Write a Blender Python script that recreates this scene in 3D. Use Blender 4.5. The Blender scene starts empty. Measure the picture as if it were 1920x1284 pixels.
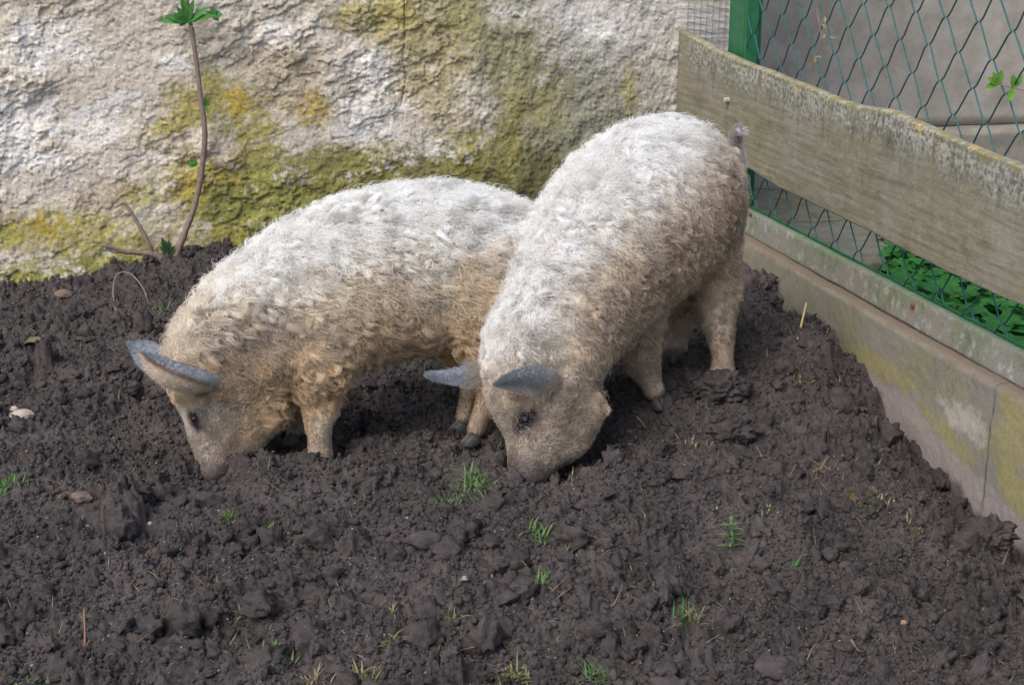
import bpy, bmesh, math, random
import numpy as np
from mathutils import Vector, Matrix
from mathutils.bvhtree import BVHTree

random.seed(7)
RNG = np.random.default_rng(11)
scene = bpy.context.scene
col = scene.collection

# ------------------------------------------------------------------ camera
CAM_Z = 1.3
PITCH = math.radians(17.0)
FPX = 2900.0                      # focal length in pixels of the 1920 wide photograph
cam_data = bpy.data.cameras.new('camera')
cam_data.sensor_width = 36.0
cam_data.lens = FPX / 1920.0 * 36.0
cam_data.clip_start = 0.05
cam_data.clip_end = 500.0
cam = bpy.data.objects.new('camera', cam_data)
cam.location = (0, 0, CAM_Z)
cam.rotation_euler = (math.pi / 2 - PITCH, 0, 0)
col.objects.link(cam)
scene.camera = cam

# ------------------------------------------------------------------ sky and light
SUN_EL = math.radians(50)
SUN_AZ = math.radians(215)        # compass style, clockwise from +Y
world = bpy.data.worlds.new('World')
scene.world = world
world.use_nodes = True
wn = world.node_tree
wn.nodes.clear()
sky = wn.nodes.new('ShaderNodeTexSky')
sky.sky_type = 'NISHITA'
sky.sun_disc = False
sky.sun_elevation = SUN_EL
sky.sun_rotation = SUN_AZ
sky.air_density = 1.0
sky.dust_density = 3.0
sky.ozone_density = 1.0
bg = wn.nodes.new('ShaderNodeBackground')
bg.inputs['Strength'].default_value = 0.15
wo = wn.nodes.new('ShaderNodeOutputWorld')
wn.links.new(sky.outputs[0], bg.inputs['Color'])
wn.links.new(bg.outputs[0], wo.inputs['Surface'])
sd = bpy.data.lights.new('sun', 'SUN')
sd.energy = 1.5
sd.angle = math.radians(40)
sd.color = (1.0, 0.965, 0.92)
sun = bpy.data.objects.new('sun', sd)
dirv = Vector((math.sin(SUN_AZ) * math.cos(SUN_EL), math.cos(SUN_AZ) * math.cos(SUN_EL), math.sin(SUN_EL)))
sun.rotation_euler = dirv.to_track_quat('Z', 'Y').to_euler()
sun.location = dirv * 20
col.objects.link(sun)
scene.view_settings.view_transform = 'Standard'
scene.view_settings.look = 'None'
scene.view_settings.exposure = 0.65
scene.view_settings.gamma = 1.0
scene.render.engine = 'CYCLES'
scene.cycles.max_bounces = 10
scene.cycles.diffuse_bounces = 9
scene.cycles.transparent_max_bounces = 4
scene.cycles.use_denoising = True
try:
    scene.cycles.denoiser = 'OPENIMAGEDENOISE'
except Exception:
    pass
try:
    scene.cycles_curves.shape = 'RIBBONS'
    scene.cycles_curves.subdivisions = 2
except Exception:
    pass

# ------------------------------------------------------------------ measuring the photograph
SP, CP = math.sin(PITCH), math.cos(PITCH)

def ray(px, py):
    u = (px - 960.0) / FPX
    v = (642.0 - py) / FPX
    return np.array([u, CP + v * SP, -SP + v * CP])

def at_y(px, py, y):
    d = ray(px, py); t = y / d[1]
    return np.array([d[0] * t, y, CAM_Z + d[2] * t])

def at_z(px, py, z):
    d = ray(px, py); t = (z - CAM_Z) / d[2]
    return np.array([d[0] * t, d[1] * t, z])

def mpp(y):                       # metres per photograph pixel at forward distance y
    return y / 0.97 / FPX

# the rendered wall: y = WY0 + WS * x ; the low concrete wall: x = KX0 + KS * y
WY0, WS = 5.192, 0.20
KX0, KS = 1.928, -0.258
def wall_hit(px, py, off=0.0):
    d = ray(px, py); t = (WY0 - off) / (d[1] - WS * d[0])
    return np.array([d[0] * t, d[1] * t, CAM_Z + d[2] * t])

def fence_hit(px, py, off=0.0):   # off > 0 : behind the inner face
    x0 = KX0 + off * math.sqrt(1 + KS * KS)
    d = ray(px, py); t = x0 / (d[0] - KS * d[1])
    return np.array([d[0] * t, d[1] * t, CAM_Z + d[2] * t])

FD = np.array([KS, 1.0, 0.0]) / math.sqrt(1 + KS * KS)      # along the fence, away
FN = np.array([1.0, -KS, 0.0]) / math.sqrt(1 + KS * KS)     # outward (away from the pigs)
WD = np.array([1.0, WS, 0.0]) / math.sqrt(1 + WS * WS)
WN = np.array([WS, -1.0, 0.0]) / math.sqrt(1 + WS * WS)     # towards the yard
CORNER_Y = (WY0 + WS * KX0) / (1 - WS * KS)
CORNER = np.array([KX0 + KS * CORNER_Y, CORNER_Y, 0.0])

# ------------------------------------------------------------------ noise
_perm = np.random.default_rng(3).permutation(256)
_perm = np.concatenate([_perm, _perm, _perm])
_g = np.random.default_rng(5).normal(size=(256, 3)); _g /= np.linalg.norm(_g, axis=1)[:, None]

def perlin(P):
    P = np.asarray(P, dtype=np.float64)
    i = np.floor(P).astype(np.int64); f = P - i
    w = f * f * f * (f * (f * 6 - 15) + 10)
    i &= 255
    out = 0.0
    for dx in (0, 1):
        wx = w[:, 0] if dx else 1 - w[:, 0]
        for dy in (0, 1):
            wy = w[:, 1] if dy else 1 - w[:, 1]
            for dz in (0, 1):
                wz = w[:, 2] if dz else 1 - w[:, 2]
                h = _perm[_perm[_perm[(i[:, 0] + dx) & 255] + ((i[:, 1] + dy) & 255)] + ((i[:, 2] + dz) & 255)]
                g = _g[h]
                out = out + wx * wy * wz * (g[:, 0] * (f[:, 0] - dx) + g[:, 1] * (f[:, 1] - dy) + g[:, 2] * (f[:, 2] - dz))
    return out * 1.6

def fbm(P, o=4, gain=0.5, seed=0.0):
    P = np.asarray(P, dtype=np.float64) + seed * 17.31
    a = 1.0; s = 0.0; n = 0.0
    for k in range(o):
        s = s + a * perlin(P * (2.03 ** k) + k * 7.7); n += a; a *= gain
    return s / n

def sstep(a, b, x):
    t = np.clip((x - a) / (b - a), 0, 1)
    return t * t * (3 - 2 * t)

# ------------------------------------------------------------------ object helpers
def link(o, parent=None):
    col.objects.link(o)
    if parent is not None:
        o.parent = parent
    return o

def tag(o, label=None, cat=None, group=None, kind=None):
    if label: o['label'] = label
    if cat: o['category'] = cat
    if group: o['group'] = group
    if kind: o['kind'] = kind
    return o

def empty(name, loc=(0, 0, 0)):
    o = bpy.data.objects.new(name, None)
    o.empty_display_size = 0.05
    o.location = loc
    return link(o)

def mesh_np(name, verts, faces, mat, parent=None, smooth=True, color=None, origin=None):
    """verts (N,3); faces (M,3) or (M,4) array; vertex colours (N,3) optional"""
    me = bpy.data.meshes.new(name)
    verts = np.asarray(verts, dtype=np.float32); faces = np.asarray(faces, dtype=np.int32)
    if origin is not None: off = np.asarray(origin, dtype=float)
    elif parent is not None: off = np.array(parent.location)
    else: off = np.zeros(3)
    v = verts - off.astype(np.float32)
    me.vertices.add(len(v)); me.vertices.foreach_set('co', v.ravel())
    k = faces.shape[1]
    me.loops.add(faces.size); me.loops.foreach_set('vertex_index', faces.ravel())
    me.polygons.add(len(faces))
    me.polygons.foreach_set('loop_start', np.arange(0, faces.size, k, dtype=np.int32))
    me.update(calc_edges=True)
    if smooth:
        me.polygons.foreach_set('use_smooth', np.ones(len(faces), dtype=bool))
    if color is not None:
        a = me.color_attributes.new('col', 'FLOAT_COLOR', 'POINT')
        c = np.ones((len(v), 4), dtype=np.float32); c[:, :3] = color
        a.data.foreach_set('color', c.ravel())
    if mat: me.materials.append(mat)
    o = bpy.data.objects.new(name, me)
    link(o, parent)
    if parent is None and origin is not None:
        o.location = off
    return o

def mesh_py(name, verts, faces, mat, parent=None, smooth=False, bevel=0.0):
    me = bpy.data.meshes.new(name)
    off = np.array(parent.location) if parent is not None else np.mean(np.asarray(verts, dtype=float), axis=0)
    me.from_pydata([tuple(np.asarray(v, dtype=float) - off) for v in verts], [], faces)
    bm = bmesh.new(); bm.from_mesh(me)
    bmesh.ops.recalc_face_normals(bm, faces=bm.faces)
    if bevel > 0:
        bmesh.ops.bevel(bm, geom=list(bm.edges), offset=bevel, segments=2, affect='EDGES', profile=0.5)
    bm.to_mesh(me); bm.free()
    if smooth:
        for p in me.polygons: p.use_smooth = True
    if mat: me.materials.append(mat)
    o = bpy.data.objects.new(name, me)
    link(o, parent)
    if parent is None: o.location = off
    return o

class MB:
    def __init__(s): s.v = []; s.f = []
    def add(s, v, f):
        k = len(s.v); s.v += [tuple(map(float, p)) for p in v]; s.f += [tuple(i + k for i in q) for q in f]
    def tube(s, pts, rad, n=8, cap=True):
        pts = [np.asarray(p, dtype=float) for p in pts]
        if np.isscalar(rad): rad = [rad] * len(pts)
        up = np.array([0.13, 0.21, 0.97]); rings = []
        N = None
        for i, p in enumerate(pts):
            a = pts[max(i - 1, 0)]; b = pts[min(i + 1, len(pts) - 1)]
            t = b - a; t /= (np.linalg.norm(t) + 1e-9)
            if N is None:
                N = np.cross(t, up)
                if np.linalg.norm(N) < 0.1: N = np.cross(t, np.array([1.0, 0, 0]))
            else:
                N = N - t * N.dot(t)
            N /= np.linalg.norm(N); B = np.cross(t, N)
            rings.append([p + rad[i] * (math.cos(2 * math.pi * j / n) * N + math.sin(2 * math.pi * j / n) * B) for j in range(n)])
        v = [q for r in rings for q in r]; f = []
        for i in range(len(pts) - 1):
            for j in range(n):
                f.append((i * n + j, i * n + (j + 1) % n, (i + 1) * n + (j + 1) % n, (i + 1) * n + j))
        if cap:
            f.append(tuple(range(n - 1, -1, -1))); f.append(tuple(range((len(pts) - 1) * n, len(pts) * n)))
        s.add(v, f)
    def box(s, o, ax, ay, az):     # corner o with three edge vectors
        o, ax, ay, az = [np.asarray(q, dtype=float) for q in (o, ax, ay, az)]
        v = [o, o + ax, o + ax + ay, o + ay, o + az, o + ax + az, o + ax + ay + az, o + ay + az]
        s.add(v, [(0, 3, 2, 1), (4, 5, 6, 7), (0, 1, 5, 4), (1, 2, 6, 5), (2, 3, 7, 6), (3, 0, 4, 7)])
    def build(s, name, mat, parent=None, smooth=False, bevel=0.0):
        return mesh_py(name, s.v, s.f, mat, parent, smooth, bevel)

def catmull(P, n):
    P = np.asarray(P, dtype=float)
    Q = np.vstack([2 * P[0] - P[1], P, 2 * P[-1] - P[-2]])
    out = []
    for i in range(len(P) - 1):
        a, b, c, d = Q[i:i + 4]
        for k in range(n):
            t = k / n
            out.append(0.5 * ((2 * b) + (-a + c) * t + (2 * a - 5 * b + 4 * c - d) * t * t + (-a + 3 * b - 3 * c + d) * t ** 3))
    out.append(P[-1])
    return np.array(out)

# ------------------------------------------------------------------ materials
def new_mat(name):
    m = bpy.data.materials.new(name); m.use_nodes = True
    nt = m.node_tree; bs = nt.nodes['Principled BSDF']
    bs.inputs['Roughness'].default_value = 0.9
    try: bs.inputs['Specular IOR Level'].default_value = 0.25
    except Exception: pass
    return m, nt, bs

def N(nt, t, **kw):
    n = nt.nodes.new(t)
    for k, v in kw.items(): setattr(n, k, v)
    return n

def noise_node(nt, scale, detail=4, rough=0.6, coord=None, dist=0.0):
    n = N(nt, 'ShaderNodeTexNoise')
    n.inputs['Scale'].default_value = scale; n.inputs['Detail'].default_value = detail
    n.inputs['Roughness'].default_value = rough; n.inputs['Distortion'].default_value = dist
    if coord is not None: nt.links.new(coord, n.inputs['Vector'])
    return n

def ramp(nt, src, stops):
    r = N(nt, 'ShaderNodeValToRGB')
    e = r.color_ramp.elements
    while len(e) < len(stops): e.new(0.5)
    for k, (p, c) in enumerate(stops):
        e[k].position = p; e[k].color = (*c, 1)
    nt.links.new(src, r.inputs[0])
    return r

def mix(nt, fac, a, b, mode='MIX'):
    m = N(nt, 'ShaderNodeMix', data_type='RGBA', blend_type=mode)
    for sock, val in ((m.inputs[0], fac), (m.inputs[6], a), (m.inputs[7], b)):
        if hasattr(val, 'links') or isinstance(val, bpy.types.NodeSocket): nt.links.new(val, sock)
        elif isinstance(val, tuple): sock.default_value = (*val, 1)
        else: sock.default_value = val
    return m.outputs[2]

def bump(nt, bs, src, strength=0.5, dist=0.005, prev=None):
    b = N(nt, 'ShaderNodeBump'); b.inputs['Strength'].default_value = strength
    b.inputs['Distance'].default_value = dist
    nt.links.new(src, b.inputs['Height'])
    if prev is not None: nt.links.new(prev, b.inputs['Normal'])
    nt.links.new(b.outputs[0], bs.inputs['Normal'])
    return b.outputs[0]

def geo_pos(nt):
    return N(nt, 'ShaderNodeNewGeometry').outputs['Position']

def attr_col(nt, name='col'):
    a = N(nt, 'ShaderNodeAttribute'); a.attribute_name = name
    return a.outputs['Color']

def simple_mat(name, c1, c2, scale, rough=0.8, bmp=0.3, bd=0.003, c3=None):
    m, nt, bs = new_mat(name)
    p = geo_pos(nt)
    n = noise_node(nt, scale, 5, 0.65, p)
    st = [(0.3, c1), (0.7, c2)] if c3 is None else [(0.25, c1), (0.5, c2), (0.75, c3)]
    r = ramp(nt, n.outputs[0], st)
    nt.links.new(r.outputs[0], bs.inputs['Base Color'])
    bs.inputs['Roughness'].default_value = rough
    if bmp > 0:
        n2 = noise_node(nt, scale * 3, 4, 0.7, p)
        bump(nt, bs, n2.outputs[0], bmp, bd)
    return m

def soil_material(name):
    m, nt, bs = new_mat(name)
    p = geo_pos(nt)
    n1 = noise_node(nt, 5.0, 5, 0.65, p); n2 = noise_node(nt, 60, 5, 0.7, p); n3 = noise_node(nt, 420, 3, 0.7, p)
    base = ramp(nt, n1.outputs[0], [(0.3, (0.031, 0.0268, 0.0268)), (0.7, (0.080, 0.069, 0.067))])
    c = mix(nt, 0.75, base.outputs[0], ramp(nt, n2.outputs[0], [(0.25, (0.38, 0.36, 0.36)), (0.75, (1.7, 1.64, 1.6))]).outputs[0], 'MULTIPLY')
    gr = ramp(nt, n3.outputs[0], [(0.60, (0, 0, 0)), (0.72, (1, 1, 1))])
    c = mix(nt, gr.outputs[0], c, (0.15, 0.13, 0.12))
    n4 = noise_node(nt, 190, 3, .7, p); c = mix(nt, ramp(nt, n4.outputs[0], [(0.58, (0, 0, 0)), (0.7, (.6, .6, .6))]).outputs[0], c, (0.115, 0.098, 0.092))
    nt.links.new(c, bs.inputs['Base Color'])
    bs.inputs['Roughness'].default_value = 0.72
    b1 = bump(nt, bs, n2.outputs[0], 1.0, 0.007)
    bump(nt, bs, n3.outputs[0], 0.9, 0.0022, b1)
    return m
M_SOIL = soil_material('soil')

def attr_mat(name, nscale, amt, rough=0.9, b1=(60, .5, .003), b2=(260, .5, .0012), dark=(0.55, 0.55, 0.55), lite=(1.35, 1.33, 1.3)):
    m, nt, bs = new_mat(name)
    p = geo_pos(nt)
    n = noise_node(nt, nscale, 6, 0.7, p)
    r = ramp(nt, n.outputs[0], [(0.28, dark), (0.72, lite)])
    c = mix(nt, amt, attr_col(nt), r.outputs[0], 'MULTIPLY')
    nt.links.new(c, bs.inputs['Base Color'])
    bs.inputs['Roughness'].default_value = rough
    x = noise_node(nt, b1[0], 5, 0.7, p); y = noise_node(nt, b2[0], 3, 0.7, p)
    q = bump(nt, bs, x.outputs[0], b1[1], b1[2]); bump(nt, bs, y.outputs[0], b2[1], b2[2], q)
    return m
M_PLASTER = attr_mat('old_plaster', 110, 0.75, b1=(70, .6, .004))
M_CONCRETE = attr_mat('stained_concrete', 120, 0.5, b1=(40, .3, .003), b2=(300, .5, .001))
M_BOARD = attr_mat('weathered_board', 300, 0.9, b1=(60, .5, .003), b2=(350, .6, .0012))
M_SKIN = attr_mat('pig_skin', 200, 0.5, rough=0.75, b1=(120, .4, .002), b2=(500, .4, .0008))

def fur_material():
    m = bpy.data.materials.new('pig_hair'); m.use_nodes = True
    nt = m.node_tree; nt.nodes.clear()
    c = attr_col(nt)
    d = N(nt, 'ShaderNodeBsdfDiffuse'); t = N(nt, 'ShaderNodeBsdfTranslucent'); x = N(nt, 'ShaderNodeMixShader')
    o = N(nt, 'ShaderNodeOutputMaterial')
    nt.links.new(c, d.inputs[0]); nt.links.new(c, t.inputs[0])
    x.inputs[0].default_value = 0.46
    nt.links.new(d.outputs[0], x.inputs[1]); nt.links.new(t.outputs[0], x.inputs[2]); nt.links.new(x.outputs[0], o.inputs[0])
    return m
M_FUR = fur_material()
#%%MATEND

# ------------------------------------------------------------------ ground relief
def ctrl_points():
    C = []
    for px, py in [(0, 538), (90, 545), (150, 522), (230, 492), (330, 482), (400, 478), (480, 480)]:
        C.append(wall_hit(px, py))
    for px, py in [(1400, 508), (1436, 522), (1455, 588), (1560, 605), (1600, 690), (1648, 740), (1668, 840), (1750, 880),
                   (1805, 950), (1850, 1000), (1910, 1050)]:
        C.append(fence_hit(px, py))
    for px, py, z in [(700, 560, 0.02), (1000, 500, 0.03), (1200, 470, 0.05), (100, 620, 0.0), (330, 620, 0.0), (200, 740, 0.0), (60, 860, 0.0),
                      (620, 850, -0.015), (560, 830, -0.015), (880, 820, -0.015), (730, 790, -0.02), (420, 885, -0.015), (330, 850, -0.02),
                      (1000, 890, -0.01), (1100, 850, -0.01), (1100, 780, 0.01), (1215, 765, 0.04), (1355, 712, 0.07), (1265, 680, 0.07), (1320, 760, 0.06),
                      (640, 920, 0.0), (800, 880, 0.012), (880, 870, 0.012), (500, 900, 0.01), (300, 950, 0.0), (960, 960, 0.0), (1150, 920, 0.01), (1300, 850, 0.03),
                      (1480, 700, 0.075), (1520, 640, 0.11), (1420, 620, 0.09), (1560, 780, 0.03), (1500, 870, 0.02), (1600, 950, -0.02),
                      (200, 1150, -0.02), (700, 1150, -0.03), (1100, 1150, -0.03), (1500, 1150, -0.05), (1800, 1150, -0.09),
                      (100, 1280, -0.04), (700, 1280, -0.05), (1300, 1280, -0.06), (1880, 1280, -0.11)]:
        C.append(at_z(px, py, z))
    for x, y, z in [(-3, 3, 0), (-3, 4.5, 0), (-2, 1, -.08), (0, 1, -.1), (2, 1.5, -.15), (2.2, 4, 0.0), (1.6, 5, 0.0), (1.4, 4.2, 0), (2, 7, 0), (-2, 7, 0), (0, 7, 0)]:
        C.append(np.array([x, y, z], dtype=float))
    return np.array(C)
CTRL = ctrl_points()

def gz(x, y):
    x = np.asarray(x, dtype=float); y = np.asarray(y, dtype=float)
    num = np.zeros_like(x); den = np.zeros_like(x) + 1e-6
    for cx, cy, cz in CTRL:
        d2 = (x - cx) ** 2 + (y - cy) ** 2
        w = 1.0 / (d2 + 0.004) ** 1.7
        num += w * cz; den += w
    return num / den

def lines(a, b, step, far_lo, far_hi):
    mid = np.arange(a, b, step)
    lo = []; s = step * 1.6; v = a
    while v > far_lo: v -= s; s *= 1.35; lo.append(v)
    hi = []; s = step * 1.6; v = mid[-1]
    while v < far_hi: v += s; s *= 1.35; hi.append(v)
    return np.concatenate([np.array(lo[::-1]), mid, np.array(hi)]), len(lo), len(mid)

STEP = 0.0042
gxs, gx0, gxn = lines(-1.85, 1.25, STEP, -60, 60)
gys, gy0, gyn = lines(2.2, 5.35, STEP, -30, 90)
FX0, FY0 = gxs[gx0], gys[gy0]
cx = np.linspace(FX0, FX0 + (gxn - 1) * STEP, 160); cy = np.linspace(FY0, FY0 + (gyn - 1) * STEP, 160)
CXX, CYY = np.meshgrid(cx, cy)
coarse = gz(CXX, CYY)
_pc = np.stack([CXX.ravel(), CYY.ravel(), np.zeros(CXX.size)], 1)
coarse = coarse + (0.040 * fbm(_pc * 5.0, 3, seed=1)).reshape(coarse.shape)
def mound(px, py, z, r, h):      # heaps pushed up by the piglets and hollows they dug
    global coarse
    p = at_z(px, py, z)
    coarse = coarse + h * np.exp(-(np.hypot(CXX - p[0], CYY - p[1]) / r) ** 2 * 1.2)
for q in [(1415, 560, 0.12, 0.07, 0.07), (1530, 650, 0.11, 0.09, 0.05), (1600, 730, 0.05, 0.07, 0.04), (1770, 930, -0.05, 0.05, 0.05),
          (1340, 790, 0.05, 0.08, 0.02), (1450, 1000, -0.01, 0.12, 0.04), (900, 1000, -0.01, 0.2, 0.012), (380, 520, 0.0, 0.15, 0.02),
          (1840, 1010, -0.08, 0.07, 0.05), (255, 740, 0, 0.09, -0.03), (320, 840, -0.02, 0.09, -0.03), (470, 845, -.02, .08, -.03), (395, 893, -.01, .05, -.025), (1000, 895, -.01, .05, -.015), (715, 790, -.03, .15, -.035),
          (500, 915, 0, .07, .022), (640, 905, 0, .08, .030), (780, 890, 0, .09, .030), (900, 905, 0, .07, .018), (1110, 850, -.01, .08, -.02), (1150, 930, 0, .08, .03), (1240, 850, 0.03, .07, .02),
          (1290, 640, .06, .08, -.02), (1420, 760, .05, .06, -.03), (1530, 880, .0, .07, -.03), (1650, 900, -.02, .07, .03), (200, 960, 0, .1, .02), (700, 1060, 0, .12, -.02), (1000, 1150, 0, .12, .02), (350, 1150, 0, .13, .02), (1600, 1150, -.05, .15, .03), (1250, 1050, 0, .1, -.02)]:
    mound(*q)
XX, YY = np.meshgrid(gxs[gx0:gx0 + gxn], gys[gy0:gy0 + gyn])

def bil(grid, gx, gy, x, y):
    u = np.clip((x - gx[0]) / (gx[-1] - gx[0]), 0, 1) * (len(gx) - 1.001)
    v = np.clip((y - gy[0]) / (gy[-1] - gy[0]), 0, 1) * (len(gy) - 1.001)
    i = u.astype(int); j = v.astype(int); fu = u - i; fv = v - j
    return (grid[j, i] * (1 - fu) + grid[j, i + 1] * fu) * (1 - fv) + (grid[j + 1, i] * (1 - fu) + grid[j + 1, i + 1] * fu) * fv

H = bil(coarse, cx, cy, XX.ravel(), YY.ravel())
Pg = np.stack([XX.ravel(), YY.ravel(), np.zeros(XX.size)], 1)
H += 0.026 * fbm(Pg * 13, 4, 0.6, seed=2) + 0.020 * np.abs(perlin(Pg * 11 + 2.2)) * sstep(-.2, .3, fbm(Pg * 3, 2, seed=9))
H = H.reshape(XX.shape)

NZ = (0.5 * fbm(Pg * 55, 3, 0.7, seed=6)).reshape(H.shape)
def stamp(n, rmin, rmax, power, sink, hflat, seed):
    rng = np.random.default_rng(seed)
    u = rng.random(n)
    r = (rmin ** (1 - power) + u * (rmax ** (1 - power) - rmin ** (1 - power))) ** (1 / (1 - power))
    x = FX0 + rng.random(n) * gxn * STEP; y = FY0 + rng.random(n) * gyn * STEP
    dens = fbm(np.stack([x * 4, y * 4, np.zeros(n)], 1), 2, seed=seed) > rng.random(n) * 0.9 - 0.65
    order = np.argsort(-r)
    for k in order:
        if not dens[k]: continue
        R = r[k]; a = rng.random() * 6.28; el = 0.7 + 0.3 * rng.random()
        w = int(R / STEP) + 2
        ci = int((x[k] - FX0) / STEP); cj = int((y[k] - FY0) / STEP)
        i0, i1 = max(ci - w, 0), min(ci + w + 1, gxn); j0, j1 = max(cj - w, 0), min(cj + w + 1, gyn)
        if i1 <= i0 or j1 <= j0: continue
        dx = XX[j0:j1, i0:i1] - x[k]; dy = YY[j0:j1, i0:i1] - y[k]
        ca, sa = math.cos(a), math.sin(a)
        ex = (ca * dx + sa * dy); ey = (-sa * dx + ca * dy) / el
        d2 = ex * ex + ey * ey
        th = np.arctan2(ey, ex)
        RR = R * (1 + 0.17 * np.sin(3 * th + a * 5) + 0.12 * np.sin(5 * th + a * 9) + 0.08 * np.sin(8 * th + a * 3))
        bumpz = np.sqrt(np.clip(RR * RR - d2, 0, None)) * hflat * (1 + 3.0 * NZ[j0:j1, i0:i1])
        cz = H[min(cj, gyn - 1), min(ci, gxn - 1)] - sink * R
        new = cz + bumpz + rng.uniform(-.3, .3) * dx + rng.uniform(-.3, .3) * dy
        sub = H[j0:j1, i0:i1]
        np.maximum(sub, np.where(d2 < RR * RR, new, -9), out=sub)
stamp(900, 0.018, 0.056, 2.3, 0.28, 0.75, 21)
stamp(7000, 0.008, 0.020, 2.6, 0.3, 0.85, 22)
stamp(20000, 0.0055, 0.010, 2.5, 0.25, 0.9, 23)
H += (0.0040 * fbm(Pg * 60, 3, 0.7, seed=7) + 0.012 * np.abs(perlin(Pg * 48 + 3.3)) + 0.008 * np.abs(perlin(Pg * 95 + 9.1)) + 0.0022 * fbm(Pg * 130, 1, seed=4)).reshape(H.shape)

def soil_z(x, y):
    x = np.atleast_1d(np.asarray(x, dtype=float)); y = np.atleast_1d(np.asarray(y, dtype=float))
    return bil(H, XX[0], YY[:, 0], x, y)

def ground_hit(px, py):
    d = ray(px, py); z = 0.0
    for _ in range(12):
        t = (z - CAM_Z) / d[2]
        z = 0.5 * z + 0.5 * (float(bil(coarse, cx, cy, np.array([d[0] * t]), np.array([d[1] * t]))[0]) + 0.016)
    t = (z - CAM_Z) / d[2]
    p = np.array([d[0] * t, d[1] * t, 0]); p[2] = float(soil_z(p[0], p[1])[0])
    return p

# the whole sheet, fine in front of the camera and coarse to the horizon
GX, GY = np.meshgrid(gxs, gys)
GZ = np.zeros_like(GX)
cxx = np.clip(GX, FX0, FX0 + (gxn - 1) * STEP); cyy = np.clip(GY, FY0, FY0 + (gyn - 1) * STEP)
edge = bil(coarse, cx, cy, cxx.ravel(), cyy.ravel()).reshape(GX.shape)
dist = np.hypot(GX - cxx, GY - cyy)
GZ = edge * np.exp(-dist / 2.0)
GZ[gy0:gy0 + gyn, gx0:gx0 + gxn] = H
outside = (GX > KX0 + KS * GY + 0.10)
GZ = np.where(outside, np.clip(GZ, -0.3, 0.0) * 0 - 0.02 + 0.4 * np.clip(GZ - edge, -0.01, 0.01), GZ)
ny, nx = GX.shape
idx = np.arange(nx * ny).reshape(ny, nx)
F = np.stack([idx[:-1, :-1], idx[:-1, 1:], idx[1:, 1:], idx[1:, :-1]], -1).reshape(-1, 4)
ground = mesh_np('soil_ground', np.stack([GX.ravel(), GY.ravel(), GZ.ravel()], 1), F, M_SOIL)
tag(ground, kind='structure')

# loose crumbs lying on the dug soil
def ico(sub):
    bm = bmesh.new(); bmesh.ops.create_icosphere(bm, subdivisions=sub, radius=1.0)
    v = np.array([p.co[:] for p in bm.verts]); f = np.array([[q.index for q in p.verts] for p in bm.faces]); bm.free()
    return v, f
def in_view(x, y, m=0.06):
    X = x / (y * CP + (CAM_Z) * SP); return (np.abs(X) < 960 / FPX + m)
def rot_mats(n, rng):
    q = rng.normal(size=(n, 4)); q /= np.linalg.norm(q, axis=1)[:, None]
    w, x, y, z = q.T
    return np.stack([1 - 2 * (y * y + z * z), 2 * (x * y - z * w), 2 * (x * z + y * w), 2 * (x * y + z * w), 1 - 2 * (x * x + z * z),
                     2 * (y * z - x * w), 2 * (x * z - y * w), 2 * (y * z + x * w), 1 - 2 * (x * x + y * y)], 1).reshape(n, 3, 3)
def crumbs(name, n, sub, rmin, rmax, seed, mat=M_SOIL, sink=0.1, power=3.0):
    rng = np.random.default_rng(seed)
    y = 2.25 + 3.1 * rng.random(n) ** 1.05; x = rng.uniform(-1, 1, n) * (y * CP + CAM_Z * SP) * (960 / FPX + .05)
    keep = in_view(x, y) & (x < KX0 + KS * y - 0.01) & (y < WY0 + WS * x - 0.01)
    d = fbm(np.stack([x * 3, y * 3, np.zeros(n)], 1), 3, seed=seed)
    keep &= d * 1.5 > rng.random(n) * 1.0 - 0.75
    x = x[keep]; y = y[keep]; n = len(x)
    u = rng.random(n)
    r = (rmin ** (1 - power) + u * (rmax ** (1 - power) - rmin ** (1 - power))) ** (1 / (1 - power))
    z = soil_z(x, y) + r * (0.55 - sink)
    v, f = ico(sub)
    nv = 24
    var = []
    for k in range(nv):
        w = v * (1 + 0.5 * fbm(v * 1.3, 2, seed=k + seed)[:, None])
        for _ in range(4 if sub >= 3 else 2):
            nn = rng.normal(size=3); nn /= np.linalg.norm(nn)
            w = w - np.clip(w.dot(nn) - rng.uniform(.55, .8), 0, None)[:, None] * nn * .85
        if sub >= 3: w = w * np.array([1.15, .95, .7]) * (0.80 + 1.0 * np.abs(perlin(v * 2.6 + k * 3.7))[:, None] + 0.45 * np.abs(perlin(v * 5.6 + k))[:, None])
        var.append(w)
    var = np.stack(var)
    pick = rng.integers(0, nv, n)
    sc = r[:, None] * rng.uniform(0.75, 1.15, (n, 3))
    V = np.einsum('nij,nkj->nki', rot_mats(n, rng), var[pick]) * sc[:, None, :] + np.stack([x, y, z], 1)[:, None, :]
    Fc = f[None] + (np.arange(n) * len(v))[:, None, None]
    o = mesh_np(name, V.reshape(-1, 3), Fc.reshape(-1, 3), mat)
    tag(o, kind='stuff')
    return o
c1 = crumbs('soil_crumbs', 125000, 1, 0.0024, 0.0095, 31, power=3.3)
tag(c1, 'fine dark crumbs of dug soil scattered over the whole yard', 'soil')
c2 = crumbs('soil_clods', 2600, 3, 0.009, 0.036, 33, sink=0.35, power=2.9)
tag(c2, 'rounded dark clods of dug soil lying on the yard', 'soil')
M_GRIT = simple_mat('pale_grit', (0.12, 0.105, 0.095), (0.33, 0.30, 0.27), 90, 0.8)
c3 = crumbs('pale_grit', 7000, 1, 0.0012, 0.0034, 35, mat=M_GRIT, sink=-0.1)
tag(c3, 'pale grit and tiny pebbles sprinkled over the dark soil', 'grit')
#%%GROUNDEND

# ------------------------------------------------------------------ house wall
def wall_coords(px, py):
    p = wall_hit(px, py); return float((CORNER - p).dot(WD)), float(p[2])   # s measured left from the corner

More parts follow.
